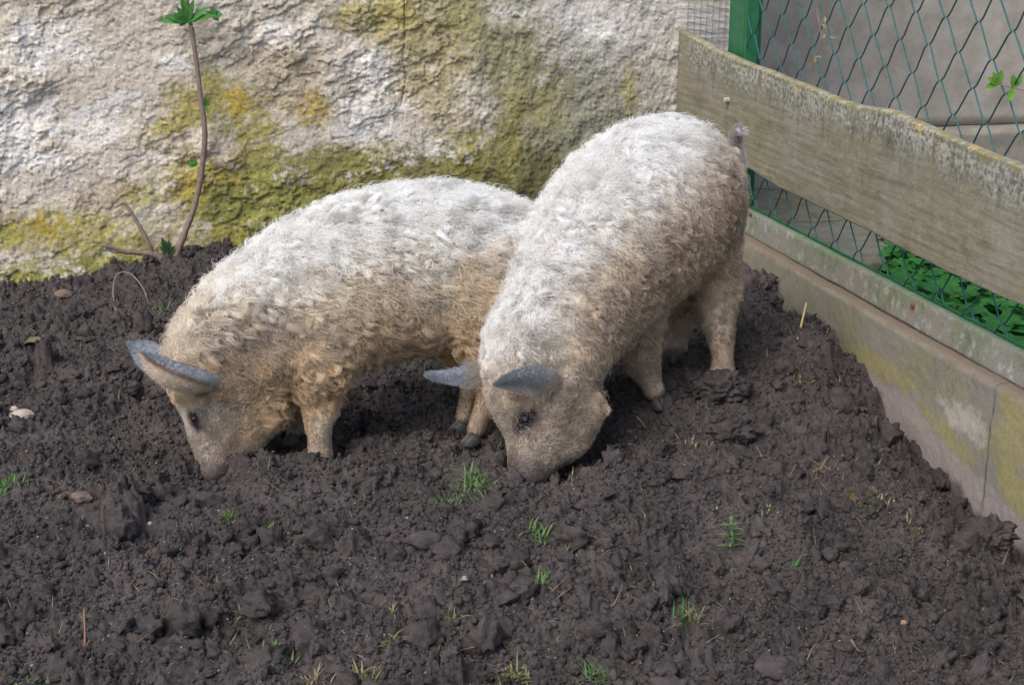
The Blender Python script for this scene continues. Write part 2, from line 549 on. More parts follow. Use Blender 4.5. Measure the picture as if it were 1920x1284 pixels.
def build_wall():
    st = 0.0034
    ss = np.concatenate([np.array([-0.25, -0.12, -0.03]), np.arange(0.0, 2.75, st), 2.75 + np.cumsum(np.linspace(.01, .3, 18))])
    zs = np.concatenate([np.array([-0.3, -0.12]), np.arange(-0.06, 1.06, st), 1.06 + np.cumsum(np.linspace(.01, .2, 14))])
    S, Z = np.meshgrid(ss, zs); s = S.ravel(); z = Z.ravel()
    n = len(s); zero = np.zeros(n)
    # the direction of the trowel strokes runs up to the right
    a = math.radians(24)
    X = -s
    warp = 0.05 * fbm(np.stack([X * 3, z * 3, zero], 1), 3, seed=3)
    warp2 = 0.05 * fbm(np.stack([X * 3, z * 3, zero + 5], 1), 3, seed=4)
    u = (X + warp) * math.cos(a) + (z + warp2) * math.sin(a)
    v = -(X + warp) * math.sin(a) + (z + warp2) * math.cos(a)
    left = sstep(0.60, 0.85, s + 0.06 * fbm(np.stack([X * 2, z * 4, zero], 1), 2, seed=9))
    t1 = fbm(np.stack([u * 3.2, v * 10, zero], 1), 5, 0.55, seed=11)
    t2 = fbm(np.stack([X * 9, z * 9, zero], 1), 5, 0.6, seed=12)
    t3 = fbm(np.stack([X * 26, z * 16, zero], 1), 4, 0.6, seed=13)
    q = t1 * 3.9 + t2 * 1.7
    terr = np.floor(q) + sstep(0.0, 0.16, q - np.floor(q))
    q2 = t2 * 3.4 + t3 * 1.5
    terr2 = np.floor(q2) + sstep(0, 0.2, q2 - np.floor(q2))
    d = 0.030 * fbm(np.stack([X * 1.6, z * 1.8, zero], 1), 2, seed=1)
    t4 = fbm(np.stack([X * 55, z * 42, zero], 1), 4, 0.65, seed=14); q3 = t3 * 1.6 + t4 * 1.6
    terr3 = np.floor(q3) + sstep(0, 0.25, q3 - np.floor(q3))
    soft = 0.45 + 0.85 * sstep(-.25, .25, fbm(np.stack([X * 2.6, z * 3.2, zero], 1), 2, seed=33))
    d += soft * left * (0.0046 * terr + 0.0026 * terr2 + 0.0017 * terr3 + 0.008 * t2)
    d += (1 - left) * (0.0028 * terr2 + 0.0020 * terr3 + 0.003 * t3 + 0.006 * t2)
    d += 0.0028 * fbm(np.stack([X * 60, z * 60, zero], 1), 3, 0.6, seed=15) + 0.0016 * fbm(np.stack([X * 150, z * 150, zero], 1), 2, seed=16)
    # long hairline cracks
    def crack(pts, w, depth):
        nonlocal d
        c = [wall_coords(*p) for p in pts]
        best = np.full(n, 9.0)
        for (s0, z0), (s1, z1) in zip(c[:-1], c[1:]):
            L2 = (s1 - s0) ** 2 + (z1 - z0) ** 2
            tt = np.clip(((s - s0) * (s1 - s0) + (z - z0) * (z1 - z0)) / L2, 0, 1)
            best = np.minimum(best, np.hypot(s - s0 - tt * (s1 - s0), z - z0 - tt * (z1 - z0)))
        best += 0.004 * np.abs(t3)
        d = d - depth * np.exp(-(best / w) ** 2)
    crack([(757, 0), (759, 60), (755, 110), (762, 150), (752, 200)], 0.0022, 0.012)
    crack([(1290, 0), (1300, 50), (1290, 120)], 0.004, 0.012)
    # colours
    n0 = fbm(np.stack([X * 5, z * 5, zero], 1), 4, 0.6, seed=21)
    n1 = fbm(np.stack([X * 16, z * 16, zero], 1), 4, 0.65, seed=22)
    n2 = fbm(np.stack([X * 45, z * 45, zero], 1), 3, 0.65, seed=23)
    C = np.zeros((n, 3)); C[:] = (0.50, 0.45, 0.38)
    def lay(m, c, k=1.0):
        nonlocal C
        m = np.clip(m * k, 0, 1)[:, None]; C = C * (1 - m) + np.array(c) * m
    lay(sstep(0.02, 0.35, n0 + 0.5 * n1), (0.56, 0.52, 0.465))
    lay(sstep(0.05, 0.4, -n0 + 0.4 * n1), (0.43, 0.375, 0.30), 0.8)
    lay(sstep(0.15, 0.4, n1 + 0.3 * n2), (0.37, 0.30, 0.22), 0.6)
    def blob(px, py, rx, ry, soft=0.5, nz=0.8, rot=0):
        s0, z0 = wall_coords(px, py); sx = rx * mpp(5.0); sz = ry * mpp(5.0)
        ds = -(s - s0); dz = z - z0
        c_, s_ = math.cos(math.radians(rot)), math.sin(math.radians(rot))
        e = np.sqrt(((c_ * ds + s_ * dz) / sx) ** 2 + ((-s_ * ds + c_ * dz) / sz) ** 2)
        return 1 - sstep(1 - soft, 1 + soft, e - nz * (n1 * 0.9 + n2 * 0.7 + n0 * .5))
    grey = (0.37, 0.355, 0.335); white = (0.66, 0.64, 0.61); moss = (0.30, 0.262, 0.085); lime = (0.235, 0.24, 0.07)
    olive = (0.17, 0.155, 0.055); dgreen = (0.105, 0.105, 0.045); brown = (0.27, 0.215, 0.14); tan = (0.42, 0.335, 0.20)
    lay(blob(1120, 110, 260, 200, .5), grey, .9)
    lay(blob(850, 60, 190, 110, .5), (0.33, 0.31, 0.24), .8)
    lay(blob(1150, 30, 200, 60, .6), (0.47, 0.45, 0.43), .8)
    lay(blob(1240, 140, 40, 130, .6), (0.42, 0.395, 0.35), .8)
    for px, py, rx, ry, r in [(40, 230, 70, 60, 0), (90, 90, 80, 40, 15), (180, 210, 110, 18, 20), (180, 250, 60, 18, 20), (330, 120, 28, 20, 0),
                              (520, 70, 60, 28, 0), (300, 300, 45, 14, 0), (295, 350, 30, 32, 0), (620, 160, 20, 70, 0), (650, 205, 55, 25, 0),
                              (885, 150, 42, 55, 0), (915, 215, 25, 50, 0), (840, 110, 60, 12, 28), (770, 200, 50, 18, 20), (700, 130, 60, 40, 0),
                              (60, 300, 70, 22, 0), (690, 250, 60, 22, 0), (820, 275, 60, 25, 0), (255, 560, 30, 12, 0), (960, 30, 60, 25, 0),
                              (30, 500, 40, 18, 0), (260, 480, 40, 12, 0), (545, 330, 26, 16, 0), (300, 385, 50, 26, 0), (1130, 60, 50, 20, 0)]:
        lay(blob(px, py, rx * .9, ry * .9, .4, 1.4, r), white, .9)
    lay(blob(540, 150, 90, 70, .6), (0.34, 0.29, 0.205), .85)
    lay(blob(860, 180, 70, 110, .5), (0.38, 0.33, 0.22), .5)
    lay(blob(60, 440, 70, 40, .6), brown, .6)
    lay(blob(200, 380, 60, 35, .6), (0.37, 0.30, 0.22), .7)
    lay(blob(1010, 270, 110, 130, .5), (0.19, 0.185, 0.115), .85)
    lay(blob(1090, 270, 110, 110, .5), (0.20, 0.20, 0.145), .8)
    lay(blob(1090, 190, 130, 90, .6), (0.24, 0.235, 0.175), .8)
    lay(blob(980, 120, 60, 110, .6, 1.1), (0.22, 0.21, 0.12), .8)
    lay(blob(870, 60, 60, 70, .6, 1.1), (0.25, 0.235, 0.12), .6)
    lay(blob(930, 110, 60, 60, .6), (0.24, 0.225, 0.13), .7)
    lay(blob(1180, 170, 16, 45, .6), moss, .6)
    lay(blob(1010, 200, 50, 50, .5, 1.2), (0.26, 0.235, 0.10), .5)
    lay(blob(960, 200, 12, 60, .6, 1.2), (0.27, 0.245, 0.09), .5)
    lay(blob(740, 340, 330, 62, .4), olive, .95)
    lay(blob(900, 330, 160, 60, .4), (0.15, 0.14, 0.06), .8)
    lay(blob(1000, 340, 120, 60, .5), dgreen, .7)
    lay(blob(560, 440, 190, 60, .5, .7, 14), (0.15, 0.14, 0.05), .9)
    lay(blob(480, 365, 190, 62, .5, .8, 5), (0.25, 0.23, 0.06), .85)
    lay(blob(740, 20, 60, 60, .6), (0.36, 0.30, 0.09), .8)
    lay(blob(860, 25, 40, 50, .6), (0.27, 0.25, 0.10), .7)
    lay(blob(800, 130, 60, 90, .5), (0.34, 0.28, 0.13), .6)
    for px, py, rx, ry, r, c in [(400, 170, 26, 42, 0, moss), (350, 200, 34, 40, 30, moss), (465, 220, 46, 44, 0, moss), (440, 190, 20, 20, 0, (.42, .30, .05)),
                                 (330, 235, 60, 18, 20, moss), (480, 300, 36, 50, 0, moss), (340, 350, 50, 48, 0, (.37, .29, .05)), (280, 370, 44, 26, 0, moss),
                                 (440, 330, 90, 30, 0, moss), (410, 390, 60, 30, 0, lime), (520, 395, 110, 26, 8, lime), (640, 360, 80, 30, 0, lime),
                                 (500, 330, 40, 40, 0, lime), (600, 330, 70, 30, 0, (.24, .225, .07)), (160, 440, 100, 34, -8, moss), (250, 470, 90, 30, 0, moss),
                                 (80, 420, 40, 20, 0, (.37, .29, .06)), (60, 520, 90, 26, 0, (.26, .25, .06)), (150, 500, 70, 26, 0, (.24, .23, .06)),
                                 (300, 495, 80, 14, 0, (.33, .32, .03)), (690, 310, 60, 30, 0, (.24, .23, .07)), (590, 205, 30, 25, 0, (.36, .27, .08)),
                                 (420, 450, 40, 30, 0, (.28, .25, .05)), (20, 440, 26, 20, 0, (.33, .3, .07)), (870, 300, 50, 50, 0, (.24, .215, .07)),
                                 (650, 30, 30, 20, 0, (.32, .28, .12)), (960, 265, 18, 50, 0, (.23, .215, .08))]:
        lay(blob(px, py, rx * 1.08, ry * 1.1, .62, 1.0, r) * (.75 + .5 * sstep(-.3, .3, n2)), c, .9)
    lay(blob(370, 350, 60, 30, .4, 1.3) * sstep(.05, .3, n2), (.45, .34, .03), .7)
    for px, py, rx, ry, r in [(545, 330, 26, 16, 0), (310, 345, 24, 30, 0), (295, 395, 40, 20, 0), (255, 560, 30, 12, 0), (110, 500, 36, 14, 0), (735, 300, 40, 14, 0), (810, 285, 30, 12, 0), (860, 290, 20, 14, 0), (660, 330, 22, 8, 0)]:
        lay(blob(px, py, rx, ry, .4, 1.3, r) * sstep(-.1, .15, n2), (0.50, 0.49, 0.47), .8)
    lay(sstep(0.32, 0.45, n1 + n2 * .5) * left, (0.62, 0.59, 0.55), 0.45)
    lay(sstep(0.42, 0.55, fbm(np.stack([X * 30, z * 30, zero], 1), 2, seed=31)), (0.10, 0.10, 0.11), .7)
    # darker brown along the stepped edges of the broken plaster
    frac = q - np.floor(q)
    lay((1 - sstep(0.0, 0.10, np.abs(frac - 0.04))) * left * sstep(-.1, .2, n0 + n1 + .1), (0.20, 0.155, 0.115), .75)
    P = CORNER[None] - s[:, None] * WD[None] + np.stack([zero, zero, z], 1) + WN[None] * d[:, None]
    ny, nx = S.shape
    idx = np.arange(nx * ny).reshape(ny, nx)
    Fw = np.stack([idx[:-1, :-1], idx[1:, :-1], idx[1:, 1:], idx[:-1, 1:]], -1).reshape(-1, 4)
    # closing strips so that the wall has thickness
    o = mesh_np('rendered_wall', P, Fw, M_PLASTER, color=C, origin=CORNER)
    tag(o, 'old rough plastered house wall with flaking cream render and yellow-green moss', 'wall')
    return o
wall_obj = build_wall()
_c = MB()
p0 = CORNER - WN * 0.09 - WD * 7.5 + np.array([0, 0, -0.3])
_c.box(p0, WD * 7.62, -WN * 0.3, np.array([0, 0, 2.9]))
_core = _c.build('wall_core', simple_mat('wall_core', (0.4, 0.35, 0.28), (0.3, 0.26, 0.2), 12), wall_obj)

# ------------------------------------------------------------------ dense plates with stains (low wall, board, rail)
def plate(name, s0, s1, z0f, z1f, off, thick, mat, colf, relief, parent=None, st=0.006, bowf=None, rnd=0.008, origin=None):
    """a slab along the fence; s runs from the corner towards the camera; bottom/top given as functions of s"""
    ns = int((s1 - s0) / st) + 2; S1 = np.linspace(s0, s1, ns)
    Z0 = z0f(S1); Z1 = z1f(S1)
    hmax = float(np.max(Z1 - Z0)); nf = max(4, int(hmax / st)); nt_ = max(3, int(thick / 0.008))
    # profile: front bottom->top, over the top, back down
    prof = [(0.0, k / nf) for k in range(nf + 1)] + [(k / nt_, 1.0) for k in range(1, nt_ + 1)] + [(1.0, 1 - k / nf) for k in range(1, nf + 1)] + [(1 - k / nt_, 0.0) for k in range(1, nt_)]
    prof = np.array(prof); m = len(prof)
    depth = prof[:, 0][None, :] * thick + np.zeros((ns, 1)); zz = Z0[:, None] + (Z1 - Z0)[:, None] * prof[:, 1][None, :]
    # rounded arrises
    dz = np.minimum(zz - Z0[:, None], Z1[:, None] - zz); dd = np.minimum(depth, thick - depth)
    kx = np.clip(rnd - dz, 0, rnd); ky = np.clip(rnd - dd, 0, rnd)
    cut = (np.sqrt(kx ** 2 + ky ** 2) - rnd).clip(0) * 0.75
    inw = np.where(depth < thick / 2, 1, -1); inz = np.where(zz > (Z0 + Z1)[:, None] / 2, -1, 1)
    depth = depth + inw * cut; zz = zz + inz * cut
    SS = np.repeat(S1[:, None], m, 1)
    P0 = np.stack([SS.ravel(), zz.ravel(), depth.ravel()], 1)
    r = relief(P0)
    nrm_d = np.where(prof[:, 0] <= 0, -1.0, np.where(prof[:, 0] >= 1, 1.0, 0.0)); nrm_z = np.where((prof[:, 1] >= 1), 1.0, np.where(prof[:, 1] <= 0, -1.0, 0.0))
    depth = depth + (r.reshape(ns, m) * nrm_d[None]); zz = zz + (r.reshape(ns, m) * nrm_z[None])
    bow = bowf(S1) if bowf is not None else np.zeros(ns)
    offp = off + depth + bow[:, None]
    W = CORNER[None, None] - SS[..., None] * FD[None, None] + offp[..., None] * FN[None, None]
    W[..., 2] += zz
    C = colf(P0, prof, ns)
    idx = np.arange(ns * m).reshape(ns, m)
    nxt = np.roll(idx, -1, axis=1)
    Fp = np.stack([idx[:-1], idx[1:], nxt[1:], nxt[:-1]], -1).reshape(-1, 4)
    V = W.reshape(-1, 3)
    # end caps as fans
    c0 = W[0].mean(0); c1 = W[-1].mean(0); k = len(V)
    V = np.vstack([V, c0, c1]); C = np.vstack([C, C[:m].mean(0), C[-m:].mean(0)])
    T = [(k, idx[0, j], nxt[0, j], nxt[0, j]) for j in range(m)] + [(k + 1, nxt[-1, j], idx[-1, j], idx[-1, j]) for j in range(m)]
    me_quads = Fp
    me = bpy.data.meshes.new(name)
    off3 = np.array(parent.location) if parent is not None else (np.zeros(3) if origin is None else np.asarray(origin))
    faces = [tuple(q) for q in me_quads.tolist()] + [t[:3] for t in T]
    me.from_pydata((V - off3).tolist(), [], [tuple(int(i) for i in f) for f in faces])
    me.polygons.foreach_set('use_smooth', np.ones(len(me.polygons), dtype=bool))
    a = me.color_attributes.new('col', 'FLOAT_COLOR', 'POINT')
    cc = np.ones((len(V), 4), dtype=np.float32); cc[:, :3] = C; a.data.foreach_set('color', cc.ravel())
    me.materials.append(mat)
    o = bpy.data.objects.new(name, me); link(o, parent)
    if parent is None: o.location = off3
    return o

def fs(px, py, off=0.0):          # (s, z) on the fence plane
    p = fence_hit(px, py, off); return float((CORNER - p).dot(FD)), float(p[2])

KH = 0.20
def kerb_relief(P):
    q = P.copy(); q[:, 2] *= 1
    return 0.004 * fbm(q * 9, 3, seed=41) + 0.0016 * fbm(q * 50, 3, seed=42)
def kerb_col(P, prof, ns):
    s, z, dp = P.T
    n0 = fbm(P * 4, 4, 0.6, seed=43); n1 = fbm(P * 14, 4, 0.6, seed=44); n2 = fbm(P * 50, 3, .6, seed=45)
    C = np.zeros((len(P), 3)); C[:] = (0.215, 0.20, 0.165)
    def lay(m, c, k=1.0):
        nonlocal C
        m = np.clip(m * k, 0, 1)[:, None]; C = C * (1 - m) + np.array(c) * m
    lay(sstep(-.1, .3, n0), (0.20, 0.20, 0.125), .8)
    lay(sstep(.0, .35, -n0 + .3 * n1), (0.19, 0.185, 0.165), .8)
    lay(sstep(.1, .4, n1), (0.15, 0.14, 0.11), .5)
    def blob(px, py, rx, rz, nz=.5):
        s0, z0 = fs(px, py); e = np.hypot((s - s0) / rx, (z - z0) / rz)
        return 1 - sstep(.6, 1.3, e - nz * (n1 + n2 * .6 + n0 * .5))
    for px, py, rx, rz in [(1650, 690, .16, .035), (1740, 790, .12, .04), (1890, 830, .10, .07), (1800, 850, .06, .04), (1905, 930, .08, .06), (1900, 770, .10, .03)]:
        lay(blob(px, py, rx, rz, .9), (0.27, 0.24, 0.09), .65)
    lay(blob(1440, 560, .1, .08), (0.21, 0.215, 0.12), .7)
    lay(blob(1815, 790, .10, .035, 1.2), (0.36, 0.34, 0.30), .85)
    # damp pale lilac strip along the foot where soil washed off
    foot = np.interp(s, [fs(1620, 700)[0], fs(1700, 790)[0], fs(1800, 880)[0], fs(1900, 960)[0], fs(1900, 960)[0] + .4],
                     [fs(1620, 700)[1] + .0, fs(1700, 745)[1], fs(1800, 860)[1], fs(1900, 960)[1], fs(1900, 960)[1] - .02])
    lay(1 - sstep(-.012, .012, z - foot + .015 * n1), (0.275, 0.245, 0.235), .92)
    for px, py, rx, rz in [(1770, 905, .035, .035), (1795, 930, .04, .03), (1730, 880, .03, .02), (1840, 985, .08, .03), (1900, 1040, .1, .03)]:
        lay(blob(px, py, rx, rz, .5), (0.085, 0.070, 0.066), .9)
    lay(sstep(KH - .012, KH - .004, z + .012 * n1) , (0.16, 0.125, 0.095), .85)
    # the joint between two castings
    s0, _ = fs(1860, 800)
    lay(np.exp(-((s - s0 - .012 * n0 - .1 * (z - .1) * .3) / .0028) ** 2), (0.05, 0.045, 0.04), .95)
    return C
kerb = plate('low_concrete_wall', -0.06, 4.6, lambda s: -0.45 + 0 * s, lambda s: KH + 0.002 * np.sin(s * 3), 0.0, 0.13, M_CONCRETE, kerb_col, kerb_relief, st=0.0065, rnd=0.014, origin=CORNER)
tag(kerb, 'low grey concrete wall stained with moss and mud under the wire fence', 'wall')
crk = fs(1860, 800)[0]

# ------------------------------------------------------------------ the fence with its parts
fence = empty('wire_fence', tuple(CORNER + np.array([0, 0, KH])))
tag(fence, 'green wire mesh fence with a weathered mossy plank, standing on the low concrete wall', 'fence')

def wood_relief(P):
    q = P * np.array([3.0, 60.0, 40.0]); q2 = P * np.array([14, 220, 120])
    return 0.0016 * fbm(q, 3, seed=51) + 0.0007 * fbm(q2, 2, seed=52) + 0.003 * fbm(P * 6, 2, seed=53)
BO = 0.0
top_pts = [(1260, 48), (1290, 66), (1330, 92), (1375, 112), (1420, 130), (1490, 156), (1560, 185), (1610, 200), (1650, 204), (1672, 208), (1700, 222), (1780, 255), (1850, 284), (1920, 312)]
bot_pts = [(1255, 245), (1330, 285), (1400, 320), (1450, 352), (1500, 375), (1560, 403), (1620, 430), (1700, 470), (1760, 500), (1840, 537), (1920, 573)]
TS = np.array([fs(x, y, BO) for x, y in top_pts]); BS = np.array([fs(x, y, BO) for x, y in bot_pts])
def btop(s): return np.interp(s, TS[:, 0], TS[:, 1])
def bbot(s): return np.interp(s, BS[:, 0], BS[:, 1])
def board_col(P, prof, ns):
    s, z, dp = P.T
    g = fbm(P * np.array([3, 45, 45.]), 4, .6, seed=54); g2 = fbm(P * np.array([12, 200, 90.]), 3, .6, seed=55)
    n0 = fbm(P * 5, 4, .6, seed=56); n1 = fbm(P * 18, 4, .65, seed=57); n2 = fbm(P * 75, 3, .7, seed=58)
    drip = fbm(P * np.array([34, 5, 5.]), 3, .6, seed=59)
    C = np.zeros((len(P), 3)); C[:] = (0.205, 0.192, 0.152)
    def lay(m, c, k=1.0):
        nonlocal C
        m = np.clip(m * k, 0, 1)[:, None]; C = C * (1 - m) + np.array(c) * m
    lay(sstep(-.2, .3, n0), (0.19, 0.183, 0.115), .7)
    lay(sstep(0, .4, -n0), (0.25, 0.235, 0.19), .7)
    lay(sstep(-.1, .3, g), (0.14, 0.128, 0.085), .55)
    lay(sstep(.1, .35, n1 + .5 * n2), (0.26, 0.25, 0.21), .5)
    lay(sstep(.15, .4, -n1 + .4 * n0), (0.125, 0.12, 0.075), .5)
    lay(sstep(.0, .3, g2), (0.28, 0.265, 0.2), .35)
    T = btop(s); dt = T - z
    front = dp < 0.012
    band = np.where(front, 1 - sstep(0.04, 0.11, dt + .025 * drip + .07 * n1 + .03 * n2 + .06 * n0), 1.0)
    lay(band, (0.20, 0.205, 0.165), .55)
    lay(band * sstep(-.1, .2, n2 + .5 * n1), (0.36, 0.37, 0.35), .8)
    lay(band * sstep(.0, .3, -n2 + .15 * drip), (0.085, 0.085, 0.07), .7)
    lay((1 - sstep(.02, .14, dt - .05)) * sstep(.2, .4, drip), (0.10, 0.10, 0.085), .6)
    crest = (1 - sstep(-0.006, 0.018, dt + .030 * n1 + .020 * n2)) * (.6 + .4 * sstep(-.2, .2, n0))
    lay(crest, (0.235, 0.21, 0.085), .85)
    lay(crest * sstep(.25, .33, n1 + .5 * n2), (0.55, 0.33, 0.03), .9)
    lay(np.where(front, 1 - sstep(.02, .05, dt), 1) * sstep(.36, .42, n1 + .5 * n2), (0.52, 0.31, 0.03), .9)
    lay(np.exp(-(((s - fs(1670, 270, BO)[0]) / .035) ** 2 + ((z - fs(1670, 268, BO)[1]) / .03) ** 2)) * sstep(-.4, .1, n1), (0.075, 0.07, 0.06), .8)
    lay((1 - sstep(.0, .25, s)) * (1 - sstep(0.02, .1, dt)), (0.16, 0.165, 0.08), .6)
    return C
s_end = 3.2
board = plate('plank', 0.012, s_end, bbot, btop, BO, 0.032, M_BOARD, board_col, wood_relief, fence, st=0.0042,
              bowf=lambda s: 0.012 * np.sin(np.clip(s, 0, 3) * 2.2), rnd=0.006)
board['label'] = 'wide weathered plank, mossy yellow along its top edge'

RO = 0.035
def rail_relief(P): return 0.0015 * fbm(P * 8, 2, seed=61) + 0.0006 * fbm(P * np.array([10, 90, 90.]), 2, seed=62)
rt = [fs(x, y, RO) for x, y in [(1397, 385), (1500, 440), (1640, 519), (1780, 592), (1920, 672)]]
rb = [fs(x, y, RO) for x, y in [(1393, 430), (1500, 492), (1640, 577), (1780, 660), (1920, 741)]]
RT = np.array(rt); RB = np.array(rb)
rz1 = float(np.mean(RT[:, 1])); rz0 = float(np.mean(RB[:, 1]))
print('rail z', RT[:, 1], RB[:, 1])
def rail_col(P, prof, ns):
    s, z, dp = P.T
    n0 = fbm(P * 6, 4, .6, seed=63); n1 = fbm(P * np.array([22, 30, 30.]), 4, .65, seed=64); n2 = fbm(P * np.array([38, 24, 20.]), 4, .7, seed=65)
    C = np.zeros((len(P), 3)); C[:] = (0.215, 0.215, 0.175)
    def lay(m, c, k=1.0):
        nonlocal C
        m = np.clip(m * k, 0, 1)[:, None]; C = C * (1 - m) + np.array(c) * m
    lay(sstep(-.1, .3, n0), (0.165, 0.20, 0.125), .85)
    lay(sstep(0.0, .3, -n0 + .3 * n1), (0.24, 0.225, 0.21), .7)
    lay(sstep(.16, .34, n2 + .5 * n1), (0.40, 0.43, 0.42), .6)
    lay(sstep(.16, .3, -n2 + .4 * n0), (0.12, 0.14, 0.095), .6)
    lay(sstep(.3, .4, n1), (0.12, 0.13, 0.09), .6)
    for px, py in [(1408, 402), (1712, 574)]:
        a, b = fs(px, py, RO)
        lay(1 - sstep(.7, 1.3, np.hypot((s - a) / .012, (z - b) / .011) - .5 * n1), (0.20, 0.075, 0.04), .9)
    a, b = fs(1669, 566, RO)
    lay(1 - sstep(.7, 1.3, np.hypot((s - a) / .006, (z - b) / .022)), (0.27, 0.09, 0.05), .8)
    lay((z > rz1 - .004) * 1.0, (0.12, 0.17, 0.10), .7)
    return C
rail = plate('bottom_rail', 0.02, s_end, lambda s: rz0 + 0 * s, lambda s: rz1 + 0 * s, RO, 0.022, M_BOARD, rail_col, rail_relief, fence, st=0.007, rnd=0.004)
rail['label'] = 'flaking grey-green painted bottom rail with rust spots'
M_GREEN = simple_mat('green_paint', (0.012, 0.085, 0.036), (0.020, 0.12, 0.052), 25, 0.45, 0.12, 0.001, c3=(0.03, 0.14, 0.07))
def along(s, off, z): return CORNER - FD * s + FN * off + np.array([0, 0, z])
mb = MB()
mb.box(along(0.03, RO + 0.024, rz1 - 0.02), -FD * 4.3, FN * 0.004, np.array([0, 0, 0.0235]))
mb.build('angle_iron', M_GREEN, fence)

# upright angle iron at the corner: one flange faces the yard, the other runs outward
MO = 0.060                         # the wire mesh plane
def px_on(px, py, off): return fs(px, py, off)[0]
sA = px_on(1366, 70, MO); sB = px_on(1394, 70, MO)
mb = MB()
mb.box(along(sA, MO, KH), -FD * (sB - sA), FN * 0.006, np.array([0, 0, 1.9]))
mb.box(along(sB + .002, MO + 0.002, KH), -FD * 0.005, FN * 0.055, np.array([0, 0, 1.9]))
mb.build('post', M_GREEN, fence, bevel=0.0008)
mb = MB()
mb.box(along(sB + .009, MO - 0.002, KH), -FD * 0.012, FN * 0.004, np.array([0, 0, 1.9]))
mb.box(along(sB + .021, MO - 0.002, KH), -FD * 0.004, FN * 0.04, np.array([0, 0, 1.9]))
mb.build('post', M_GREEN, fence, bevel=0.0006)
# far post beyond the frame on the right so the fence is carried
mb = MB()
mb.box(along(3.6, MO, KH), -FD * 0.05, FN * 0.006, np.array([0, 0, 1.9])); mb.box(along(3.652, MO, KH), -FD * 0.005, FN * 0.05, np.array([0, 0, 1.9]))
mb.build('post', M_GREEN, fence)

M_WIRE = simple_mat('green_wire', (0.014, 0.070, 0.070), (0.030, 0.115, 0.115), 60, 0.4, 0.1, 0.0005)
WH = 0.145; WW = 0.0715
s_ref, z_ref = fs(1798, 98, MO)
mb = MB()
kmin = int(math.ceil((sB - s_ref) / WW)); kmax = int((3.6 - s_ref) / WW)
rg = random.Random(4)
jit = {}
def node(k, j):
    if (k, j) not in jit: jit[(k, j)] = (rg.uniform(-.004, .004), rg.uniform(-.004, .004))
    a, b = jit[(k, j)]
    return s_ref + k * WW + a, z_ref + (j + (0.5 if k % 2 else 0.0)) * WH + b
for k in range(kmin, kmax):
    pts = []; rads = []
    seq = []
    for j in range(-12, 12):
        seq.append((k, j + (0 if k % 2 == 0 else 0)))
        seq.append((k + 1, j if k % 2 == 0 else j + 1))
    nodes = [(node(a, b), a) for a, b in seq]
    nodes = [q for q in nodes if rz1 - 0.16 < q[0][1] < 2.05]
    if len(nodes) < 3: continue
    for i in range(len(nodes)):
        (s1, z1), a = nodes[i]
        side = 1 if a == k else -1       # crosses its neighbour in front at one bend, behind at the other
        if i > 0:
            (s0, z0), a0 = nodes[i - 1]
            for t in (0.06, 0.16, 0.5, 0.84, 0.94):
                sag = 0.0016 * math.sin(2 * math.pi * t) * (1 if a == k else -1)
                off = MO + 0.004 * (math.cos(math.pi * t)) * (-side)
                ss_ = s0 + (s1 - s0) * t; zz_ = z0 + (z1 - z0) * t
                # the wires leave each knot steeply and lean in the middle
                ss_ += -sag * (1 if s1 > s0 else -1)
                if zz_ > rz1 - .05: pts.append(along(ss_, off, zz_))
        if z1 > rz1 - .05: pts.append(along(s1 - side * 0.0028, MO - 0.0052 * side * -1 * 0.9, z1))
    P_ = catmull(pts, 2)
    mb.tube(P_, 0.00225, 6)
wm = mb.build('wire_mesh', M_WIRE, fence, smooth=True)

# nails
M_STEEL = simple_mat('dull_steel', (0.28, 0.26, 0.24), (0.45, 0.42, 0.40), 200, 0.5, 0.2, 0.0006)
M_RUST = simple_mat('rust', (0.10, 0.04, 0.025), (0.20, 0.08, 0.045), 200, 0.85, 0.4, 0.001)
mb = MB(); a, b = fs(1361, 188, BO)
base = along(a, -0.004, b)
for k in range(1):
    ringp = [base + (-FN) * h_ for h_ in (0.0, 0.004, 0.006)]
    mb.tube([base + FN * 0.02, base - FN * 0.001, base - FN * 0.0025], [0.0085, 0.0085, 0.006], 14)
mb.build('screw', M_STEEL, fence, smooth=False)
for px, py in [(1408, 402), (1712, 574)]:
    a, b = fs(px, py, RO); base = along(a, RO - 0.002, b)
    mb = MB(); mb.tube([base + FN * 0.01, base - FN * 0.003, base - FN * 0.004], [0.006, 0.006, 0.004], 12)
    mb.build('rivet', M_RUST, fence)

# ------------------------------------------------------------------ behind the fence
# dark timber jamb with a chicken wire in the gap between house wall and post
M_TIMBER = simple_mat('old_timber', (0.10, 0.065, 0.055), (0.20, 0.16, 0.145), 40, 0.9, 0.6, 0.004, c3=(0.30, 0.28, 0.26))
jamb = empty('timber_jamb', tuple(CORNER + FN * 0.12))
tag(jamb, 'dark flaking timber jamb at the wall end, left of the green post', 'door frame')
mb = MB()
g = random.Random(9); xx = 0.0
for k in range(9):
    w_ = g.uniform(0.010, 0.022); d_ = g.uniform(0, 0.008)
    mb.box(CORNER + WD * (0.055 + xx) + WN * (-0.02 - d_) + np.array([0, 0, KH + .005]), WD * (w_ - 0.002), -WN * 0.04, np.array([0, 0, 1.9])); xx += w_
mb.build('timber', M_TIMBER, jamb, bevel=0.001)
M_GALV = simple_mat('galvanised_wire', (0.30, 0.31, 0.32), (0.45, 0.46, 0.48), 80, 0.5, 0, 0)
mb = MB()
for k in range(40):
    z0 = 0.75 + k * 0.022
    mb.tube([CORNER + WD * 0.03 + WN * 0.012 + np.array([0, 0, z0 + 0.018]), CORNER + WD * 0.10 + WN * 0.008 + np.array([0, 0, z0 + .004]), CORNER + WD * 0.17 + WN * 0.012 + np.array([0, 0, z0 - 0.012])], 0.0009, 5)
